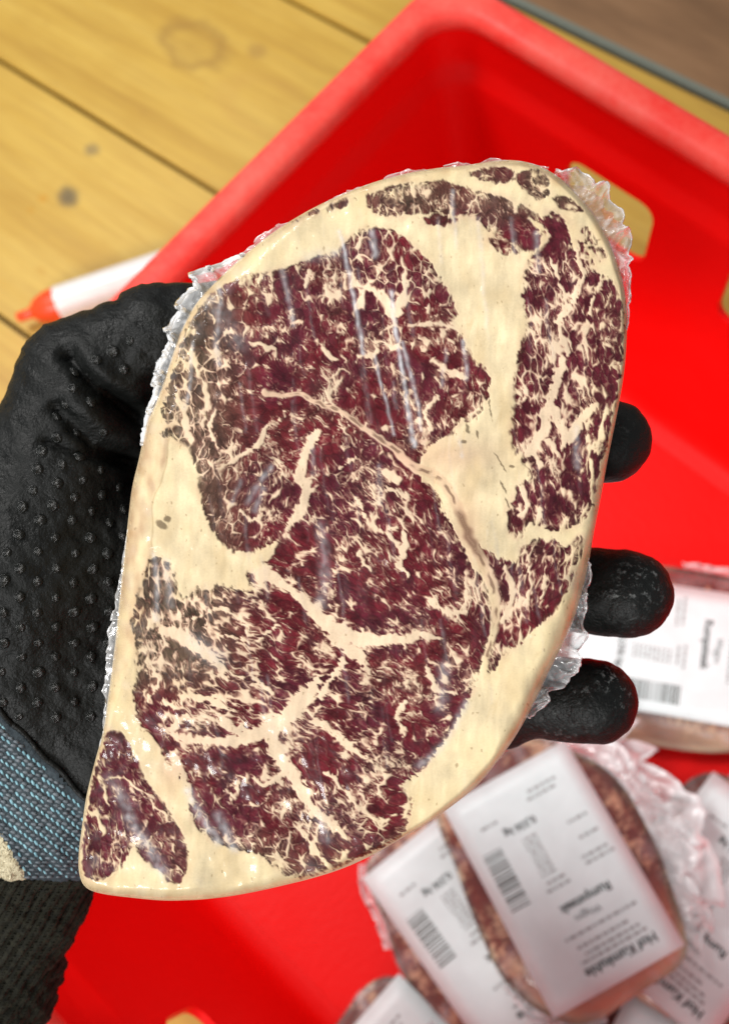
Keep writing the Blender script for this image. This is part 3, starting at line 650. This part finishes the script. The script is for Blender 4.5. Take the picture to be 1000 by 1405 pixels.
for pts, w, a in STREAKS:
    P = catmull(pts, 3, False); s = (X > P[:, 0].min() - 40) & (X < P[:, 0].max() + 40) & (Y > P[:, 1].min() - 40) & (Y < P[:, 1].max() + 40)
    xs, ys = X[s] + 2.0 * perlin(X[s] / 14, Y[s] / 22, 230), Y[s]; d = np.full(xs.shape, 1e3)
    for i in range(len(P) - 1): d = np.minimum(d, seg_dist(xs, ys, P[i], P[i + 1])[0])
    br = .72 + .55 * perlin(xs / 7, ys / 9, 232)
    wr[s] += np.exp(-(d / w) ** 2) * min(a, .5) * .9 * br; hz[s] = np.maximum(hz[s], np.exp(-(d / (w * .85)) ** 2) * a * np.clip(br, .3, 1.2))
edgeb = smooth(-60, -6, sil)
bub = np.clip(fbm(X / 5.5, Y / 5.5, 240, 2) - .30, 0, 1) * smooth(-75, -6, sil) * (smooth(560, 300, X) * smooth(620, 480, Y) + .3)
zf = st_shape(X, Y, sil) + 1e-3 * (.12 + smooth(0, -9, sil) * (.18 + .42 * wr + .20 * fbm(X / 17, Y / 64, 245, 2) + .05 * fbm(X / 6, Y / 14, 246, 2) + .9 * bub))
hz = hz + .022 * np.clip(fbm(X / 18, Y / 70, 250, 3) - .35, 0, 1) + .10 * np.clip(fbm(X / 26, Y / 30, 252, 2), 0, 1) * edgeb * smooth(560, 300, X)
film = mesh_np('film', st_xyz(X, Y, zf), Q, M_FILM, steak); attr_f(film, 'haze', hz)

def frill(name, path, nrm, z0, width, per, amp, seed, parent, unit, to_xyz, haze=1.0, M=9, bead=.30e-3, curl=.20, scal=.48, crum=0.0, mat=None):
    """ruffled edge of film: path and outward normals (N,2) in drawing units"""
    d = np.r_[0, np.cumsum(np.hypot(*(np.diff(path, axis=0).T)))]; n = max(int(d[-1] / 1.6), 12)
    s = np.linspace(0, d[-1], n); I = lambda a: np.interp(s, d, a)
    px, py, nx, ny, zz, w = I(path[:, 0]), I(path[:, 1]), I(nrm[:, 0]), I(nrm[:, 1]), I(z0), np.interp(s / d[-1], np.linspace(0, 1, len(width)), width)
    ph = s / per + .9 * perlin(s / (per * 1.3), s * 0 + seed, 300); v = np.linspace(0, 1, M)[None]
    wave = np.sin(2 * np.pi * ph)[:, None]; sc = np.abs(np.sin(np.pi * ph))[:, None] ** .6
    ww = w[:, None] * ((1 - scal) + scal * sc + (.07 + (.5 - scal)) * perlin(s / 17, s * 0 + seed + .9, 304)[:, None] + .07 * perlin(s / 6, s * 0 + seed + .5, 301)[:, None])
    tx, ty = -ny, nx; cu = per * curl * np.cos(2 * np.pi * ph)[:, None] * v ** 1.5
    cr = perlin(s[:, None] / 7.0, v * 3 + seed, 302)
    x = px[:, None] + nx[:, None] * ww * v + tx[:, None] * cu + 1.0 * cr * v; y = py[:, None] + ny[:, None] * ww * v + ty[:, None] * cu + 1.0 * cr * v
    zq = zz[:, None] + amp * (wave * v ** .8 * np.clip(w[:, None] / 20, .3, 1.3) + .35 * cr * v)
    cr2 = perlin(s[:, None] / 9.0 + 2 * v, v * 2.6 + seed, 305) + .5 * perlin(s[:, None] / 4.0, v * 5 + seed, 306); zq = zq + crum * cr2 * v ** .5
    Vf = to_xyz(x, y, zq).reshape(-1, 3)
    o = mesh_np(name, Vf, grid_faces(n, M), mat or M_FRILL, parent)
    attr_f(o, 'haze', (haze * (.04 + .42 * v ** 5 + .22 * np.clip(cr + .1, 0, 1) + .10 * sc * v + (.30 if crum else 0) * np.clip(cr2 + .1, 0, 1))).ravel())
    if bead:
        E = Vf.reshape(n, M, 3)[:, -1]; a = np.linspace(0, 2 * np.pi, 6)[:5]
        rr = bead * (.6 + .7 * np.abs(perlin(s / 6, s * 0 + seed, 303)))
        T = np.stack([E + np.outer(rr * math.cos(t), (1, 0, 0)) + np.outer(rr * math.sin(t), (0, .7, .7)) for t in a], 1)
        b = mesh_np('crimp', T.reshape(-1, 3), np.concatenate([grid_faces(n, 5), np.stack([np.arange(n - 1) * 5 + 4, np.arange(1, n) * 5 + 4, np.arange(1, n) * 5, np.arange(n - 1) * 5], 1)]), M_FRILL, o)
        attr_f(b, 'haze', np.full(n * 5, .42 * haze))
    return o
def along(p0, p1):
    i0 = int(np.argmin(((OUT - p0) ** 2).sum(1))); i1 = int(np.argmin(((OUT - p1) ** 2).sum(1)))
    ix = np.arange(i0, i1 + 1 if i1 > i0 else i1 + 1 + len(OUT)) % len(OUT)
    return OUT[ix] - NRM[ix] * 1.5, NRM[ix], oz[ix] - .0012
for k, (p0, p1, w, per, amp, hzz) in enumerate((((196, 612), (335, 352), [2, 4, 9, 15, 19, 21, 20, 26, 34, 16, 4], 34, .0026, 1.5), ((335, 352), (600, 232), [6, 13, 2, 1, 6, 1, 9, 2], 40, .0012, .8),
        ((600, 232), (752, 236), [2, 10, 2, 7, 1, 3, 7], 36, .0012, .9), ((758, 241), (857, 450), [10, 28, 40, 38, 34, 30, 20, 12, 6, 3], 52, .0034, .75),
        ((806, 760), (722, 982), [2, 9, 14, 18, 30, 32, 27, 18, 6], 44, .0022, .55), ((132, 1046), (178, 712), [1, 5, 10, 13, 12, 7, 4, 1], 26, .0007, .8)), 1):
    pa, nr, zz = along(np.array(p0), np.array(p1))
    frill('film_frill', pa, nr, zz, w, per, amp, k * 3.3, steak, U, st_xyz, hzz, bead=(.95e-3 if k == 1 else .34e-3 if k in (4, 5) else 0), scal=(.48 if k == 1 else .2), curl=(.2 if k == 1 else .1), crum=(.0016 if k in (4, 5) else 0), M=(16 if k in (4, 5) else 9))
pa, nr, zz = along(np.array((770, 250)), np.array((851, 392)))                    # meat juice caught in the fold
frill('juice', pa, nr, zz - .0022, [6, 16, 24, 26, 20, 12, 3], 60, .0008, 41.0, steak, U, st_xyz, .0, bead=0, scal=.1, curl=.02, crum=.0008, M=12, mat=mat_film('meat juice', .45, (.52, .13, .07, 1), 2.0, .08, 300, .3))
# ---------------------------------------------------------------- gloved hand under the steak
def surface_nets(vol, org, h):
    s = vol < 0; nx, ny, nz = vol.shape
    cnt = np.zeros((nx - 1, ny - 1, nz - 1)); acc = np.zeros((nx - 1, ny - 1, nz - 1, 3))
    base = np.stack(np.meshgrid(np.arange(nx - 1), np.arange(ny - 1), np.arange(nz - 1), indexing='ij'), -1).astype(float)
    sl = lambda a, i: slice(i, a - 1 + i)
    for ax in range(3):
        for o1 in (0, 1):
            for o2 in (0, 1):
                a = [0, 0, 0]; oth = [q for q in range(3) if q != ax]; a[oth[0]] = o1; a[oth[1]] = o2; b = list(a); b[ax] = 1
                va = vol[sl(nx, a[0]), sl(ny, a[1]), sl(nz, a[2])]; vb = vol[sl(nx, b[0]), sl(ny, b[1]), sl(nz, b[2])]
                m = (va < 0) != (vb < 0); t = np.where(m, va / np.where(m, va - vb, 1), 0)
                p = base + np.array(a); p[..., ax] += t
                acc += np.where(m[..., None], p, 0); cnt += m
    act = cnt > 0; idx = np.full(act.shape, -1); idx[act] = np.arange(act.sum())
    Vv = acc[act] / cnt[act][:, None] * h + org; F = []
    for ax in range(3):
        oth = [q for q in range(3) if q != ax]
        A = s.take(range(vol.shape[ax] - 1), ax); B = s.take(range(1, vol.shape[ax]), ax); cr = A != B
        I = np.argwhere(cr); fl = A[cr]
        ok = (I[:, oth[0]] > 0) & (I[:, oth[1]] > 0) & (I[:, oth[0]] < act.shape[oth[0]]) & (I[:, oth[1]] < act.shape[oth[1]]); I = I[ok]; fl = fl[ok]
        def at(d0, d1):
            J = I.copy(); J[:, oth[0]] -= d0; J[:, oth[1]] -= d1; return idx[J[:, 0], J[:, 1], J[:, 2]]
        q = np.stack([at(1, 1), at(0, 1), at(0, 0), at(1, 0)], 1)
        if ax == 1: q = q[:, ::-1]
        q[~fl] = q[~fl][:, ::-1]; F.append(q)
    F = np.concatenate(F); return Vv, F[(F >= 0).all(1)]
def cone(P, a, b, ra, rb):
    d = b - a; t = np.clip(((P - a) @ d) / (d @ d), 0, 1); return np.linalg.norm(P - a - t[:, None] * d, axis=1) - (ra + (rb - ra) * t)
def smin(a, b, k):
    h = np.clip(.5 + .5 * (b - a) / k, 0, 1); return b * (1 - h) + a * h - k * h * (1 - h)
HR = 1.15
org = np.array([-138., -172., -385.]); dims = (np.array([100., 74., -276.]) - org) / HR
gi = np.stack(np.meshgrid(*[np.arange(int(q)) for q in dims], indexing='ij'), -1); shp = gi.shape[:3]
P = gi.reshape(-1, 3) * HR + org
C3 = lambda *q: (cam_mm(*q[:3]), q[3])
def chain(D, pts, k):
    for a, b in zip(pts, pts[1:]):
        (pa, ra), (pb, rb) = C3(*a), C3(*b); D = smin(D, cone(P, pa, pb, ra, rb), k)
    return D
D = np.full(len(P), 1e3)
D = chain(D, [(10, 1120, 331, 23), (380, 650, 326, 15)], 14); D = chain(D, [(10, 1120, 331, 23), (450, 765, 328, 15)], 14)
D = chain(D, [(10, 1120, 331, 23), (450, 880, 327, 14)], 14); D = chain(D, [(10, 1120, 331, 23), (410, 985, 325, 13)], 14)
D = chain(D, [(5, 1000, 326, 25), (20, 790, 319, 27), (78, 645, 316, 20)], 12)
D = chain(D, [(78, 645, 316, 20), (112, 523, 312, 17.2)], 10); D = chain(D, [(112, 523, 312, 17.2), (215, 462, 310, 13.8), (335, 440, 313, 12.2)], 5)
D = chain(D, [(112, 560, 320, 15), (250, 600, 327, 15)], 8); D = chain(D, [(50, 800, 318, 25), (270, 760, 331, 20)], 10); D = chain(D, [(40, 930, 322, 24), (260, 900, 332, 19)], 10)
for f_ in ([(380, 650, 326, 14), (600, 604, 322, 11.6), (755, 604, 310, 11.6), (834, 605, 303, 11.9)], [(450, 765, 328, 14), (680, 797, 322, 12.2), (862, 816, 301, 12.2)],
           [(450, 880, 327, 13.5), (640, 945, 320, 12), (816, 963, 301, 11.8)], [(410, 985, 325, 12), (560, 1010, 321, 10.5), (694, 982, 314, 9.5)]): D = chain(D, f_, 3)
D = chain(D, [(8, 1110, 331, 23), (28, 1205, 336, 21.5), (-46, 1330, 348, 29), (-160, 1480, 365, 33)], 6)
HV, HF = surface_nets(D.reshape(shp), org, HR)
# relax the cell pattern a little
for _ in range(7):
    S = np.zeros_like(HV); n_ = np.zeros(len(HV))
    for a, b in ((0, 1), (1, 2), (2, 3), (3, 0)):
        np.add.at(S, HF[:, a], HV[HF[:, b]]); np.add.at(n_, HF[:, a], 1); np.add.at(S, HF[:, b], HV[HF[:, a]]); np.add.at(n_, HF[:, b], 1)
    HV = HV * .4 + .6 * S / n_[:, None]
def vnormals(V, F):
    n = np.cross(V[F[:, 2]] - V[F[:, 0]], V[F[:, 3]] - V[F[:, 1]]); N = np.zeros_like(V)
    for k in range(4): np.add.at(N, F[:, k], n)
    return N / (np.linalg.norm(N, axis=1)[:, None] + 1e-9)
N = vnormals(HV, HF)
if np.mean(np.einsum('ij,ij->i', N, HV - HV.mean(0))) < 0: HF = HF[:, ::-1]; N = -N
hx = 500 + FPX * HV[:, 0] / -HV[:, 2]; hy = 702.5 - FPX * HV[:, 1] / -HV[:, 2]; front = N[:, 2] > -.2
disp = .30 * fbm(hx / 24, hy / 24, 400, 3) + .45 * fbm((hx + hy) / 70, (hx - hy) / 22, 401, 3) * (hx < 300)
for pts, w, a in (([(92, 484), (120, 518), (150, 545), (192, 575)], 11, -5.0), ([(74, 560), (104, 586), (136, 612), (190, 640)], 9, -3.6), ([(62, 604), (120, 624), (178, 640)], 7, -2.6),
                  ([(120, 500), (150, 518), (185, 535)], 16, 1.8), ([(100, 545), (140, 580), (180, 605)], 13, 2.0), ([(150, 395), (170, 440), (176, 480)], 7, -.8), ([(128, 415), (140, 440)], 14, .9),
                  ([(0, 900), (60, 930), (130, 950)], 14, -.5), ([(20, 1000), (70, 1040), (125, 1080)], 12, -1.0)):
    PP = catmull(pts, 3, False); d = np.full(len(hx), 1e3)
    xs = hx + 3 * perlin(hx / 15, hy / 15, 402)
    for i in range(len(PP) - 1): d = np.minimum(d, seg_dist(xs, hy, PP[i], PP[i + 1])[0])
    disp += a * np.exp(-(d / w) ** 2) * front
zone_knit = (hy > 978 + 1.03 * hx) & (hy <= 1207); zone_cuff = hy > 1207
zone_hem = zone_knit & (hy > 1143 + 1.75 * hx + 5 * perlin(hx / 8, hy / 8, 405)) & front
disp += np.where(zone_knit, .6 + .5 * perlin(hx / 30, hy / 30, 407), 0)
ax = np.array([-74., 125.]) / np.hypot(74, 125); perp = hx * ax[1] - hy * ax[0]
rb = np.abs(np.sin(np.pi * (perp + .00055 * (hy - 1200) ** 2 + 6 * perlin(hx / 60, hy / 60, 409)) / 15))
disp += np.where(zone_cuff, -1.6 + 2.0 * rb ** .7 + .25 * np.sin((hx * ax[0] + hy * ax[1]) * 1.2 + 5 * np.round(perp / 15)), 0)
HV = HV + N * disp[:, None]; N = vnormals(HV, HF)
hand = empty('gloved_hand', CAM, RM, label='left hand in a black dotted work glove with teal knit wrist', cat='hand')
fc = hx[HF].mean(1), hy[HF].mean(1)
fk = zone_knit[HF].sum(1) >= 2; fcf = zone_cuff[HF].sum(1) >= 2; fh = (zone_hem[HF].sum(1) >= 2) & fk
def piece(name, fm, mat):
    F = HF[fm]; u, inv = np.unique(F, return_inverse=True); o = mesh_np(name, HV[u] * 1e-3, inv.reshape(F.shape), mat, hand); return o, u
coat, u_ = piece('palm_coating', ~fk & ~fcf, M_GLOVE)
pale_specks = np.zeros(len(HV))  # pale specks over parts of the fingertips
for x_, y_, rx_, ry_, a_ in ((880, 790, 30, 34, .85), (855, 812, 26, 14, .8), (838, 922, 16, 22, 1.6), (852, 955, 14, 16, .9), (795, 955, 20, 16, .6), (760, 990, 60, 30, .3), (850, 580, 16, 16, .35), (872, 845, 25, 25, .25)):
    pale_specks = np.maximum(pale_specks, a_ * np.exp(-(((hx - x_) / rx_) ** 2 + ((hy - y_) / ry_) ** 2)))
attr_f(coat, 'pale_specks', (pale_specks * front)[u_])
piece('knit_back', fk & ~fh, M_KNIT); piece('hem', fh, M_HEM); piece('cuff', fcf, M_CUFF)
bvh = BVHTree.FromPolygons([Vector(v) for v in HV * 1e-3], HF.tolist())
def on_hand(px, py):
    d = Vector(((px - 500) / FPX, (702.5 - py) / FPX, -1)).normalized(); h, n, i, t = bvh.ray_cast(Vector((0, 0, 0)), d); return h, n
# rolled edge where the coating stops over the knit
ring = [on_hand(px, 974 + 1.03 * px + 2.5 * math.sin(px * .13))[0] for px in np.linspace(-14, 128, 60)]; ring = np.array([q[:] for q in ring if q is not None])
ang = np.linspace(0, 2 * np.pi, 7)[:6]; tube = np.stack([ring + .0009 * (math.cos(t) * np.array([.7, .7, 0]) + math.sin(t) * np.array([0, 0, 1])) for t in ang], 1)
nR = len(ring); mesh_np('coating_edge', tube.reshape(-1, 3), np.array([(i * 6 + j, (i + 1) * 6 + j, (i + 1) * 6 + (j + 1) % 6, i * 6 + (j + 1) % 6) for i in range(nR - 1) for j in range(6)]), M_GLOVE, hand)
# moulded grip dots
bm = bmesh.new(); bmesh.ops.create_uvsphere(bm, u_segments=10, v_segments=6, radius=1)
for v in list(bm.verts):
    if v.co.z < -.3: bm.verts.remove(v)
for v in bm.verts: v.co.z = v.co.z * .75 - (.10 if v.co.z > .97 else 0)
dm = bpy.data.meshes.new('grip_dot'); bm.to_mesh(dm); bm.free(); dm.materials.append(M_DOT); dm.polygons.foreach_set('use_smooth', np.full(len(dm.polygons), True))
DOTS = [(a / 3.193, 360 + b / 3.193) for a, b in ((570,345),(495,390),(425,425),(330,480),(320,550),(400,610),(285,625),(250,675),(340,745),(455,745),(185,825),(250,770),(350,850),(165,905),(275,885),(445,910),(545,470),
    (255,965),(365,955),(145,1000),(330,1030),(450,1020),(525,985),(100,1070),(235,1065),(405,1090),(545,1080),(180,1130),(320,1130),(485,1140),(85,1190),(245,1205),(400,1205),(540,1200),(30,1270),(170,1265),(335,1275),(475,1275),(90,1340),(250,1340),(410,1345),(20,1390))]
for r_ in range(10):
    for c_ in range(5):
        DOTS.append((4 + 49 * c_ + 24.5 * (r_ % 2) + rs.uniform(-2, 2), 799 + 20.6 * r_ + rs.uniform(-1.5, 1.5)))
for px, py in DOTS:
    if py > 1000 + (px - 40) * .35 or px > 185: continue
    h, n = on_hand(px, py)
    if h is None or -h.z < .27: continue
    o = bpy.data.objects.new('grip_dot', dm); link(o, hand); s_ = .00155 * rs.uniform(.85, 1.15)
    o.matrix_local = Matrix.Translation(h) @ n.to_track_quat('Z', 'Y').to_matrix().to_4x4() @ Matrix.Diagonal((s_, s_ * rs.uniform(.85, 1.1), s_ * .75, 1))
# knitted stitches on the wrist, teal over grey
ell = bmesh.new(); bmesh.ops.create_icosphere(ell, subdivisions=1, radius=1); ev = np.array([v.co[:] for v in ell.verts]); ef = np.array([[v.index for v in f.verts] for f in ell.faces]); ell.free()
def stitches(name, mat, cells, L, Wd, parent, tilt):
    VV, FF = [], []; k = 0
    for (px, py, an, sc) in cells:
        h, n = on_hand(px, py)
        if h is None: continue
        t = Vector((math.cos(an + tilt), -math.sin(an + tilt), 0)); t = (t - n * t.dot(n)).normalized(); b = n.cross(t)
        M3 = np.array([t * L * sc, b * Wd * sc, n * Wd * .8])
        VV.append(ev @ M3 + np.array(h)); FF.append(ef + k); k += len(ev)
    if VV: mesh_np(name, np.concatenate(VV), np.concatenate(FF), mat, parent, kind='stuff')
teal, grey, cuf, hem_ = [], [], [], []
ra = math.radians(36)
for i in range(-10, 40):
    for j in range(-30, 40):
        px = 10 + i * 8.6 * math.cos(ra) - j * 6.4 * math.sin(ra); py = 1080 + i * 8.6 * math.sin(ra) + j * 6.4 * math.cos(ra)
        px += rs.uniform(-.7, .7); py += rs.uniform(-.7, .7)
        if px < -12 or px > 150 or py < 990 + 1.03 * px or py > 1204 or py > 1140 + 1.75 * px: continue
        (teal if (j % 2 == 0 and rs.random() < .86) else grey).append((px, py, ra, rs.uniform(.85, 1.15)))
stitches('stitch', M_TEAL, teal, .00098, .00042, hand, .35); stitches('stitch', M_GREY, grey, .00105, .00050, hand, -.30)
for q in range(700):
    px, py = rs.uniform(-10, 36), rs.uniform(1140, 1206)
    if py > 1146 + 1.75 * px: hem_.append((px, py, rs.uniform(0, 3), rs.uniform(.6, 1.2)))
stitches('stitch', M_HEM, hem_, .0011, .00032, hand, 0)
aa = math.atan2(ax[1], ax[0])
for i in range(-16, 30):
    for j in range(0, 60):
        s1 = j * 4.4; pp = i * 7.5
        px = 80 + ax[0] * s1 + ax[1] * pp; py = 1195 + ax[1] * s1 - ax[0] * pp
        if px < -10 or px > 160 or py < 1209 or py > 1415: continue
        cuf.append((px, py, aa, rs.uniform(.85, 1.1)))
stitches('stitch', M_CUFF, [c for q, c in enumerate(cuf)], .00088, .00036, hand, .55)
# ---------------------------------------------------------------- packed steaks lying in the crate
def text_mesh(body, size, bold):
    cu = bpy.data.curves.new('t', 'FONT'); cu.body = body; cu.size = size; cu.align_x = 'LEFT'; cu.offset = size * (.028 if bold else 0); cu.resolution_u = 3
    o = bpy.data.objects.new('t', cu); COL.objects.link(o); bpy.context.view_layer.update()
    me = bpy.data.meshes.new_from_object(o.evaluated_get(bpy.context.evaluated_depsgraph_get())); bpy.data.objects.remove(o, do_unlink=True)
    V = np.zeros(len(me.vertices) * 3); me.vertices.foreach_get('co', V); F = [tuple(p.vertices) for p in me.polygons]; bpy.data.meshes.remove(me)
    return V.reshape(-1, 3), F
def join_quads(rects):
    V, F = [], []
    for x0, x1, y0, y1 in rects: k = len(V); V += [(x0, y0), (x1, y0), (x1, y1), (x0, y1)]; F.append((k, k + 1, k + 2, k + 3))
    return np.array(V), F
LW, LH = .0725, .111
def pack(loc, head, tilt, L, Wd, th, seed, label, fr, lab_off=(0, 0), age=(.085, .032, .026, 1), fatside=(0, 1), printed=True, lab_bow=.0):
    """loc: middle of the top face; head: reading direction of the label, deg"""
    rot = Matrix.Rotation(math.radians(head), 4, 'Z') @ Matrix.Rotation(math.radians(tilt[0]), 4, 'X') @ Matrix.Rotation(math.radians(tilt[1]), 4, 'Y')
    e = empty('packed_steak', loc, rot, label=label, cat='steak', group='packed steaks in the crate')
    r_ = np.random.RandomState(seed); n = 72; m = 14; a = np.linspace(0, 2 * np.pi, n, endpoint=False)
    rad = 1 + sum(r_.uniform(-.035, .035) * np.cos(k * a + r_.uniform(0, 6)) for k in range(2, 7))
    ex = np.sign(np.cos(a)) * np.abs(np.cos(a)) ** .72 * Wd / 2 * rad; ey = np.sign(np.sin(a)) * np.abs(np.sin(a)) ** .72 * L / 2 * rad
    def top(x, y, q): return -.0009 * (x / .03) ** 2 - th * .62 * q ** 5 + .0006 * fbm(x / .02 + seed, y / .02, 500, 2)
    def sheet(name, k, dz, mat, mm, wob):
        V, f = [], []
        for j in range(mm):
            q = j / (mm - 1); q = q ** .7; x, y = ex * q * k, ey * q * k
            V.append(np.c_[x, y, top(x, y, q) + dz + wob * fbm(x / .006 + seed, y / .009, 505, 2)]); f.append(np.full(n, smooth(.62, .97, q)) * (.12 + .8 * smooth(.1, .8, np.cos(a - math.atan2(fatside[1], fatside[0])))))
        o_off = 0
        for q, zz in ((1.02, -.62), (.95, -.9), (.7, -1.0)) if name == 'meat' else ((1.015, -.56),):
            V.append(np.c_[ex * k * q, ey * k * q, np.full(n, zz * th) + dz]); f.append(f[mm - 1])
        M_ = len(V); VV = np.stack(V, 1).reshape(-1, 3); o = mesh_np(name, VV, grid_faces(n, M_, True), mat, e); ff = np.stack(f, 1).ravel()
        return o, ff
    o, ff = sheet('meat', 1, 0, mat_pack(seed * 1.37, age), m, .0004); attr_f(o, 'rimfat', ff)
    o, ff = sheet('film', 1.02, .0006, M_FILM, 26, .0011); attr_f(o, 'haze', .03 + .30 * np.clip(fbm(ff * 4 + seed, np.arange(len(ff)) / 37., 510, 2), 0, 1))
    for a0, a1, w, per in fr:
        ix = np.arange(int(a0 / 360 * n), int(a1 / 360 * n) + 1) % n; p = np.c_[ex[ix], ey[ix]] * 1e3; q = np.c_[np.cos(a[ix]), np.sin(a[ix])]
        frill('film_frill', p, q, np.full(len(ix), -th * .45), w, per, .0028, seed + a0 * .01, e, 1e-3, lambda x, y, z: np.stack([x * 1e-3, y * 1e-3, z + 0 * x], -1), 1.5, 12, .0005, crum=.003)
    # label
    nx_, ny_ = 9, 13; gx = np.linspace(-LW / 2, LW / 2, nx_); gy = np.linspace(-LH / 2, LH / 2, ny_)
    def lz(x, y): return -.0009 * (x / .03) ** 2 - lab_bow * np.clip(x / .036, 0, 1.2) ** 2 + .0021 + .0003 * perlin(np.asarray(x) / .02 + seed, np.asarray(y) / .03 + 3, 520)
    GX, GY = np.meshgrid(gx, gy, indexing='ij'); lx, ly = GX + lab_off[0], GY + lab_off[1]
    V = np.stack([lx, ly, lz(GX, GY)], -1).reshape(-1, 3); F = grid_faces(nx_, ny_)
    lab = mesh_np('label', V, F, M_LABEL, e); so = lab.modifiers.new('s', 'SOLIDIFY'); so.thickness = .00012; so.offset = -1
    if not printed: return e
    def put(V2, F2, mat, name):
        V3 = np.c_[V2[:, 0] + lab_off[0], V2[:, 1] + lab_off[1], lz(V2[:, 0], V2[:, 1]) + .00018]; return mesh_np(name, V3, F2, mat, lab, False)
    for body, x, y, sz, bold in (('Hof Kumkuhle', -.0265, .0435, .0066, True), ('Wagyu', -.0100, .0205, .0050, False), ('Rumpsteak', -.0195, .0135, .0062, True), ('0,336 kg', -.003, -.0305, .0052, True)):
        V2, F2 = text_mesh(body, sz, bold); put(V2 + np.array([x, y, 0]), F2, M_INK, 'print')
    rr = random.Random(seed); fine = []
    def words(x, y, x1, h):
        while x < x1: w = rr.uniform(.0012, .004); fine.append((x, min(x + w, x1), y, y + h)); x += w + .0009
    for x0, x1, y in ((-.024, .012, .0398), (-.022, .008, .0368), (-.018, .010, .0330), (-.026, .014, .0275), (-.030, -.014, .0010), (-.028, -.013, -.0022), (-.028, -.017, -.0110), (-.027, -.016, -.0200), (-.003, .010, .0040), (-.002, .008, .0005),
                      (-.020, -.004, -.0390), (-.022, -.006, -.0425), (.015, .025, -.0370)): words(x0, y, x1, .0015)
    for k in range(9): words(.0005, -.0035 - k * .0024, .0085, .0012)
    V2, F2 = join_quads(fine); put(V2, F2, M_INKG, 'fine_print').__setitem__('kind', 'stuff')
    bars = []; y = -.0245
    while y < .0045: h = rr.choice((.0004, .0004, .0008, .0012)); bars.append((.0195, .0300, y, y + h)); y += h + rr.choice((.0004, .0006, .001))
    V2, F2 = join_quads(bars); put(V2, F2, M_BAR, 'barcode').__setitem__('kind', 'stuff'); return e
pack((-.011, -.032, .041), 258, (0, 0), .130, .093, .022, 3, 'packed steak with white label leaning at the left of the heap', [(10, 60, [4, 9, 5], 12), (150, 210, [3, 8, 6, 3], 12), (300, 350, [4, 7, 4], 10)], lab_bow=.0008)
pack((.070, .052, .040), 181, (0, 0), .13, .09, .024, 5, 'packed steak half under the crumpled film at the right edge', [(200, 300, [3, 9, 6, 9, 4], 14)], (0, 0))
pack((-.020, .147, .042), 299.5, (0, 0), .138, .102, .024, 7, 'packed steak behind the two lower fingertips, label turned sideways', [(90, 180, [3, 6, 4], 12)], (0, 0), fatside=(1, 0))
pack((.126, -.032, .030), 280, (0, 2), .128, .09, .014, 11, 'packed steak showing only a label corner at the bottom right', [(80, 140, [3, 7, 4], 12)])
pack((.026, -.118, .030), 268, (0, -2), .128, .088, .014, 13, 'packed steak at the bottom edge under the leftmost labelled pack', [(150, 200, [4, 8, 4], 11)])
pack((.004, .0135, .0665), 248.6, (0, 0), .136, .097, .019, 17, 'packed steak with large white label lying on top of the heap', [(135, 250, [8, 24, 34, 30, 22, 30, 28, 14], 22), (135, 250, [5, 14, 20, 16, 12, 18, 16, 10], 15), (20, 80, [3, 6, 3], 10)], age=(.11, .055, .035, 1))
